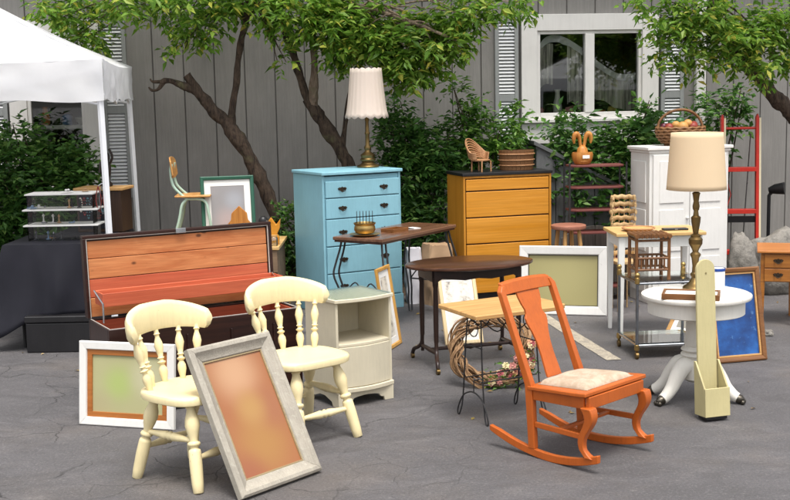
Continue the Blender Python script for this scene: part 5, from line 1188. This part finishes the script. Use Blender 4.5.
mb = MB(); mb.prism([(-.06, 0), (.06, 0), (.065, .05), (.085, .07), (.08, .13), (.055, .16), (.05, .2), (0, .245), (-.05, .2), (-.055, .16), (-.08, .13), (-.085, .07), (-.065, .05)], -.012, .012); mb.build('cutout', RW, t, .004); B('foot', RW, t, (-.05, .05, -.035, .035, 0, .012))
t = thing('duck_figurine', 'small black and white duck figurine beside the orange plaque on the bench', 'figurine', (-1.215, 10.3, .651), 60); t.scale = (1.3, 1.3, 1.4)
mb = MB(); mb.ball((0, 0, .06), .055, 14, (.8, 1.3, 1)); mb.build('body', PAPER, t, smooth=80); mb = MB(); mb.ball((0, -.05, .15), .034, 12); mb.tube([(0, -.04, .09), (0, -.05, .14)], [.028, .024], 10); mb.tube([(0, -.078, .147), (0, -.11, .14)], [.012, .005], 8); mb.build('head', BLACKP, t, smooth=80); mb = MB(); mb.ball((0, .02, .085), .045, 12, (.9, 1.3, .7)); mb.build('wing', BLACKP, t, smooth=80)
t = thing('tulip_carving', 'carved yellow-brown tulip figure standing on the wooden bench end', 'carving', (-1.09, 10.28, .651), 0); t.scale = (1.3, 1.3, 1.35)
mb = MB(); mb.prism([(-.05, 0), (.05, 0), (.055, .05), (.04, .07), (.06, .11), (.065, .17), (.035, .13), (.0, .18), (-.035, .13), (-.065, .17), (-.06, .11), (-.04, .07), (-.055, .05)], -.02, .02); mb.build('carving_body', HONEY, t, .005)
t = thing('small_jar', 'small glass jar with a wooden lid on the bench end', 'jar', (-1.06, 10.18, .651)); mb = MB(); mb.lathe([(.03, 0), (.034, .005), (.034, .07), (.026, .08)], 18); mb.build('jar_glass', clear('jar_clear', (.8, .85, .7), .4), t, smooth=50); mb = MB(); mb.lathe([(.029, .081), (.029, .095)], 18); mb.build('lid', OAK, t)

# ------------------------------------------------------------------ display tables under the canopy
def folding_table(label, x0, x1, y0, y1, z):
    t = thing('folding_table', label, 'table', ((x0 + x1) / 2, (y0 + y1) / 2, 0)); a, b = (x1 - x0) / 2, (y1 - y0) / 2
    B('table_top', PAPER, t, (-a, a, -b, b, z - .03, z), bevel=.004)
    for sx_ in (-1, 1):
        for sy_ in (-1, 1): mb = MB(); mb.tube([(sx_ * (a - .08), sy_ * (b - .06), 0), (sx_ * (a - .08), sy_ * (b - .06), z - .03)], .014, 8); mb.build('leg', IRON, t)
def draped(label, x0, x1, y0, y1, z, drop, seed, flap=0):
    """cloth: top sheet plus a skirt that runs round the edge with folds"""
    x0 -= .012; x1 += .012; y0 -= .012; y1 += .012; mb = MB(); per = []; step = .03
    def run(p, q):
        n = max(2, int((Vector(q) - Vector(p)).length / step)); return [tuple(Vector(p).lerp(Vector(q), i / n)) for i in range(n)]
    ring = run((x0, y0), (x1, y0)) + run((x1, y0), (x1, y1)) + run((x1, y1), (x0, y1)) + run((x0, y1), (x0, y0)); n = len(ring)
    cx, cy = (x0 + x1) / 2, (y0 + y1) / 2; nz = 14; vs = []; fs = []
    for k_ in range(nz + 1):
        s_ = k_ / nz
        for i, (x, y) in enumerate(ring):
            dx = (x - cx) / (x1 - x0) * 2; dy = (y - cy) / (y1 - y0) * 2
            ox = (1 if dx > .999 else -1 if dx < -.999 else 0); oy = (1 if dy > .999 else -1 if dy < -.999 else 0)
            cl = math.hypot(x - x0, y - y0); cf = math.exp(-(cl / .16) ** 2)
            dz = drop * (1 + .05 * noise.noise((i * .07, seed, 0))) + flap * cf
            fo = .012 + .075 * s_ ** .7 * (.5 + noise.noise((x * 4.5 + seed, y * 4.5, s_ * .7)) + .7 * noise.noise((x * 11, y * 11 + seed, s_ * 1.2))) + .01 * s_
            X = x + (ox * fo if ox else 0) - cf * s_ * .09; Y = y + (oy * fo if oy else 0) - cf * s_ * .06
            vs.append((X, Y, z + .004 - dz * s_))
    for k_ in range(nz):
        for i in range(n): fs.append((k_ * n + i, k_ * n + (i + 1) % n, (k_ + 1) * n + (i + 1) % n, (k_ + 1) * n + i))
    # top sheet
    fs.append(tuple(range(n)))
    mb.add(vs, fs); o = mb.build('tablecloth', BLACKC, None, smooth=60); tag(o, label, 'tablecloth')
    sm = o.modifiers.new('thick', 'SOLIDIFY'); sm.thickness = .003; sm.offset = 1
folding_table('white topped folding table under the long black cloth in the canopy', -3.05, -2.05, 9.12, 9.72, .83)
draped('black tablecloth hanging low over the front display table', -3.05, -2.05, 9.12, 9.72, .83, .56, 3, .17)
folding_table('folding table under black cloth behind the front display table', -2.92, -2.42, 10.05, 10.6, .80)
draped('black tablecloth over the rear display table by the shrub', -2.92, -2.42, 10.05, 10.6, .80, .6, 5)
t = thing('black_storage_box', 'low black storage box standing under the black display table', 'box', (-2.58, 9.2, 0)); mb = MB(); mb.box(-.31, .31, -.24, .24, 0, .235); mb.build('box_body', BLACKP, t, .01); B('box_lid', BLACKP, t, (-.317, .317, -.247, .247, .237, .29), bevel=.01)
t = thing('display_riser', 'clear acrylic riser with three white shelves on the front display table', 'display riser', (-2.67, 9.42, .838), 0)
for z, hw in ((.115, .30), (.24, .30), (.365, .275)):
    B('white_shelf', PAPER, t, (-hw, hw, -.12, .14, z, z + .012), bevel=.003)
for x in (-.262, .262):
    for z0, z1 in ((0, .1148), (.1335, .2398), (.2585, .3648)): B('acrylic_wall', ACRYL, t, (x - .003, x + .003, -.1, .12, z0, z1), bevel=0)
for z0, z1 in ((.0005, .1148), (.1335, .2398), (.2585, .3648)):
    B('acrylic_front', ACRYL, t, (-.258, .258, -.098, -.094, z0, z1), bevel=0)
rr = random.Random(4)
TN = ['white', 'silver', 'blue', 'tan', 'black']; LV = {0: 'front display table under the riser', .133: 'lowest white riser shelf', .258: 'middle white riser shelf', .383: 'top white riser shelf'}; TK = ['ring', 'ring stand', 'card with a bead']
TM = [PAPER, STEEL, paint('trinket_blue', hexc('7c93ad'), .3), paint('trinket_tan', hexc('b08b63'), .4), BLACKP]
for i in range(22):
    lev = rr.choice((0, .133, .258, .383)); x = -2.67 + rr.uniform(-.24, .24); y = 9.42 + rr.uniform(-.09, .06); q = rr.choice((0, 1, 2)); mt = TM[i % 5]
    mb = MB()
    if q == 0: mb.tube([(.02 * math.cos(a), .02 * math.sin(a), .004) for a in np.linspace(0, 2 * PI, 14, False)], .004, 6, closed=True); mb.ball((0, -.022, .008), .008, 8)
    elif q == 1: mb.lathe([(.018, 0), (.02, .004), (.006, .012), (.005, .045), (.012, .055), (.004, .07)], 10)
    else: mb.box(-.035, .035, -.025, .025, 0, .008); mb.ball((0, 0, .016), .012, 8)
    o = mb.build('trinket', mt, None, .001, 40); o.location = (x, y, .8385 + lev); o.rotation_euler = (0, 0, rr.uniform(0, 6)); tag(o, 'tiny %s jewellery %s on the %s' % (TN[i % 5], TK[q], LV[lev]), 'trinket', 'trinkets on the display riser')
t = thing('jewellery_cabinet', 'brown wooden cabinet with a tan top and hanging beads on the rear display table', 'cabinet', (-2.55, 10.28, .808), -6)
mb = MB(); mb.box(-.2, .2, -.14, .14, 0, .36); mb.build('cabinet_body', wood('cab_brown', hexc('2c1b13'), hexc('45301f'), 2, .5), t, .004); B('cabinet_top', OAK, t, (-.22, .22, -.16, .16, .361, .385), bevel=.004); B('dark_front', BLACKC, t, (-.18, .1, -.146, -.141, .03, .34))
BD = [paint('bead_ivory', hexc('d7cfbf'), .4), paint('bead_red', hexc('8a2f2b'), .3), paint('bead_teal', hexc('4c7f86'), .3), STEEL]
for i in range(8):
    x = -.16 + .033 * i; mb = MB(); L_ = .12 + .03 * (i % 3)
    for q in range(16):
        a = 2 * PI * q / 16; mb.ball((x + .013 * math.cos(a), -.153, .3 - L_ / 2 + L_ / 2 * math.sin(a)), .006, 6)
    mb.build('bead_strand', BD[i % 4], t)
t = thing('dark_statuette', 'slender dark carved statuette standing on the brown jewellery cabinet', 'statuette', (-2.53, 10.3, 1.1935), 20)
mb = MB(); mb.lathe([(.05, 0), (.055, .01), (.05, .03), (.03, .05), (.045, .12), (.05, .18), (.03, .22), (.04, .25), (.035, .285), (.015, .31), (.022, .335), (.018, .36), (.004, .375)], 16, sy=.7); mb.tube(smoothline([(.04, 0, .2), (.06, -.02, .26), (.035, -.02, .33)], 4), .011, 8); mb.tube([(-.04, 0, .22), (-.055, -.01, .12)], .011, 8); mb.build('figure', paint('ebony', hexc('2d241f'), .4, .2), t, smooth=60)
t = thing('necklace_stand', 'chrome hook stand hung with necklaces beside the acrylic riser', 'necklace stand', (-2.335, 9.4, .838), 0)
mb = MB(); mb.lathe([(.05, 0), (.05, .006), (.012, .01)], 20); mb.tube([(0, 0, .006), (0, 0, .4)], .005, 8); mb.tube([(.045 * math.cos(a) - .0, 0, .4 + .045 * math.sin(a)) for a in np.linspace(0, PI, 14)], .005, 8); mb.tube([(.045, 0, .4), (.045, 0, .01)], .005, 8); mb.build('stand', CHROME, t, smooth=60)
for i in range(3):
    mb = MB(); x = -.04 + .03 * i; mb.tube(smoothline([(x, -.012, .425), (x - .022, -.014, .32), (x, -.014, .22 - .02 * i), (x + .022, -.014, .32), (x, -.012, .425)], 6), .004, 6); mb.build('necklace', BD[(i * 2 + 1) % 4], t, smooth=60)
tr_ = thing('lot_tree', 'broad dense tree on the far side of the lot opposite the windows', 'tree', (0, 0, 0)); mb = MB()
for x in (8.0, 13.0): limb(mb, [(x, -11, 0), (x + .2, -11, 2), (x, -10.8, 4)], [.25, .2, .15], 4, 8, 3)
mb.build('trunk', BARK, tr_, smooth=60)
leaves('crown', G2, tr_, [(8, -10.5, 3.2, 3, 1.2, 2.8, 900), (13, -10.5, 3.2, 3.2, 1.2, 2.8, 900), (10.5, -10.5, 1.6, 5, .8, 1.5, 700)], .42, 91)
# goods added on the inner sills, standing in for coloured reflections in the glass
WM = Matrix.Translation((0, 12.2, 0)) @ Matrix.Rotation(math.atan(.12), 4, 'Z')
def added_ornament(lab, cat, lx, z, prof, col):
    o = MB().lathe(prof, 20).build(cat, paint(cat + '_' + lab.split()[0], hexc(col), .4), None, smooth=50); o.location = WM @ Vector((lx, .33, z)); tag(o, lab, cat)
VP = [(.03, 0), (.045, .02), (.05, .08), (.03, .13), (.025, .17), (.035, .19)]; JP = [(.04, 0), (.05, .01), (.05, .09), (.04, .1), (.042, .11)]; BP = [(.03, 0), (.06, .03), (.075, .07), (.07, .075)]
for lab, cat, lx, pr_, col in (('white tall vase standing in for a reflection in the big window', 'vase', 1.84, [(r_, z * 1.6) for r_, z in VP], 'd8d6cc'), ('red round jar standing in for a reflection in the big window', 'jar', 1.64, JP, '9a2f28'), ('orange bowl standing in for a reflection in the big window', 'bowl', 2.30, BP, 'c8722a'), ('pink jar standing in for a reflection in the big window', 'jar', 1.97, JP, 'c58a8a'), ('yellow jar standing in for a reflection in the big window', 'jar', 2.45, JP, 'c9a94a'), ('green vase standing in for a reflection in the big window', 'vase', 2.57, VP, '5c7a4a')): added_ornament(lab, cat, lx, 1.6605, pr_, col)
for lab, cat, lx, pr_, col in (('orange vase standing in for a reflection in the window under the canopy', 'vase', -3.55, VP, 'c2793a'), ('blue jar standing in for a reflection in the window under the canopy', 'jar', -3.33, JP, '4a6a9a'), ('white bowl standing in for a reflection in the window under the canopy', 'bowl', -3.18, BP, 'cfcac0')): added_ornament(lab, cat, lx, 1.7005, pr_, col)
# fallen leaves on the asphalt
rr = random.Random(12); V = []; Fc = []
for i in range(210):
    x = rr.uniform(-4, 4.2); y = 11.3 + .1 * x - abs(rr.gauss(0, 1.0)) if i < 150 else rr.uniform(6.2, 10.5); a = rr.uniform(0, 6.28); L_ = rr.uniform(.025, .055); cu, su = math.cos(a), math.sin(a); wd = L_ * .24; b = len(V); h1 = rr.uniform(.004, .012)
    V += [(x, y, .003), (x + cu * L_ * .5 - su * wd, y + su * L_ * .5 + cu * wd, .003 + h1), (x + cu * L_, y + su * L_, .004 + h1 * .5), (x + cu * L_ * .5 + su * wd, y + su * L_ * .5 - cu * wd, .003 + h1 * .6)]; Fc += [(b, b + 1, b + 2), (b, b + 2, b + 3)]
me = bpy.data.meshes.new('fallen_leaves'); me.from_pydata(V, [], Fc); me.materials.append(leafmat('dry_leaf', [(0., hexc('6b5230')), (.5, hexc('9a7d42')), (1., hexc('a89a52'))], .1))
o = link('fallen_leaves', me); o['kind'] = 'stuff'; tag(o, 'scattered dry fallen leaves on the asphalt', 'leaves')
# the market goes on behind the photographer: a second tent, which the window panes mirror
tent('white pop-up canopy tent on the open lot facing the windows', (11.0, -6.4), (10.7, -3.9), 2.8, 1.95, 2.27, 3.0)
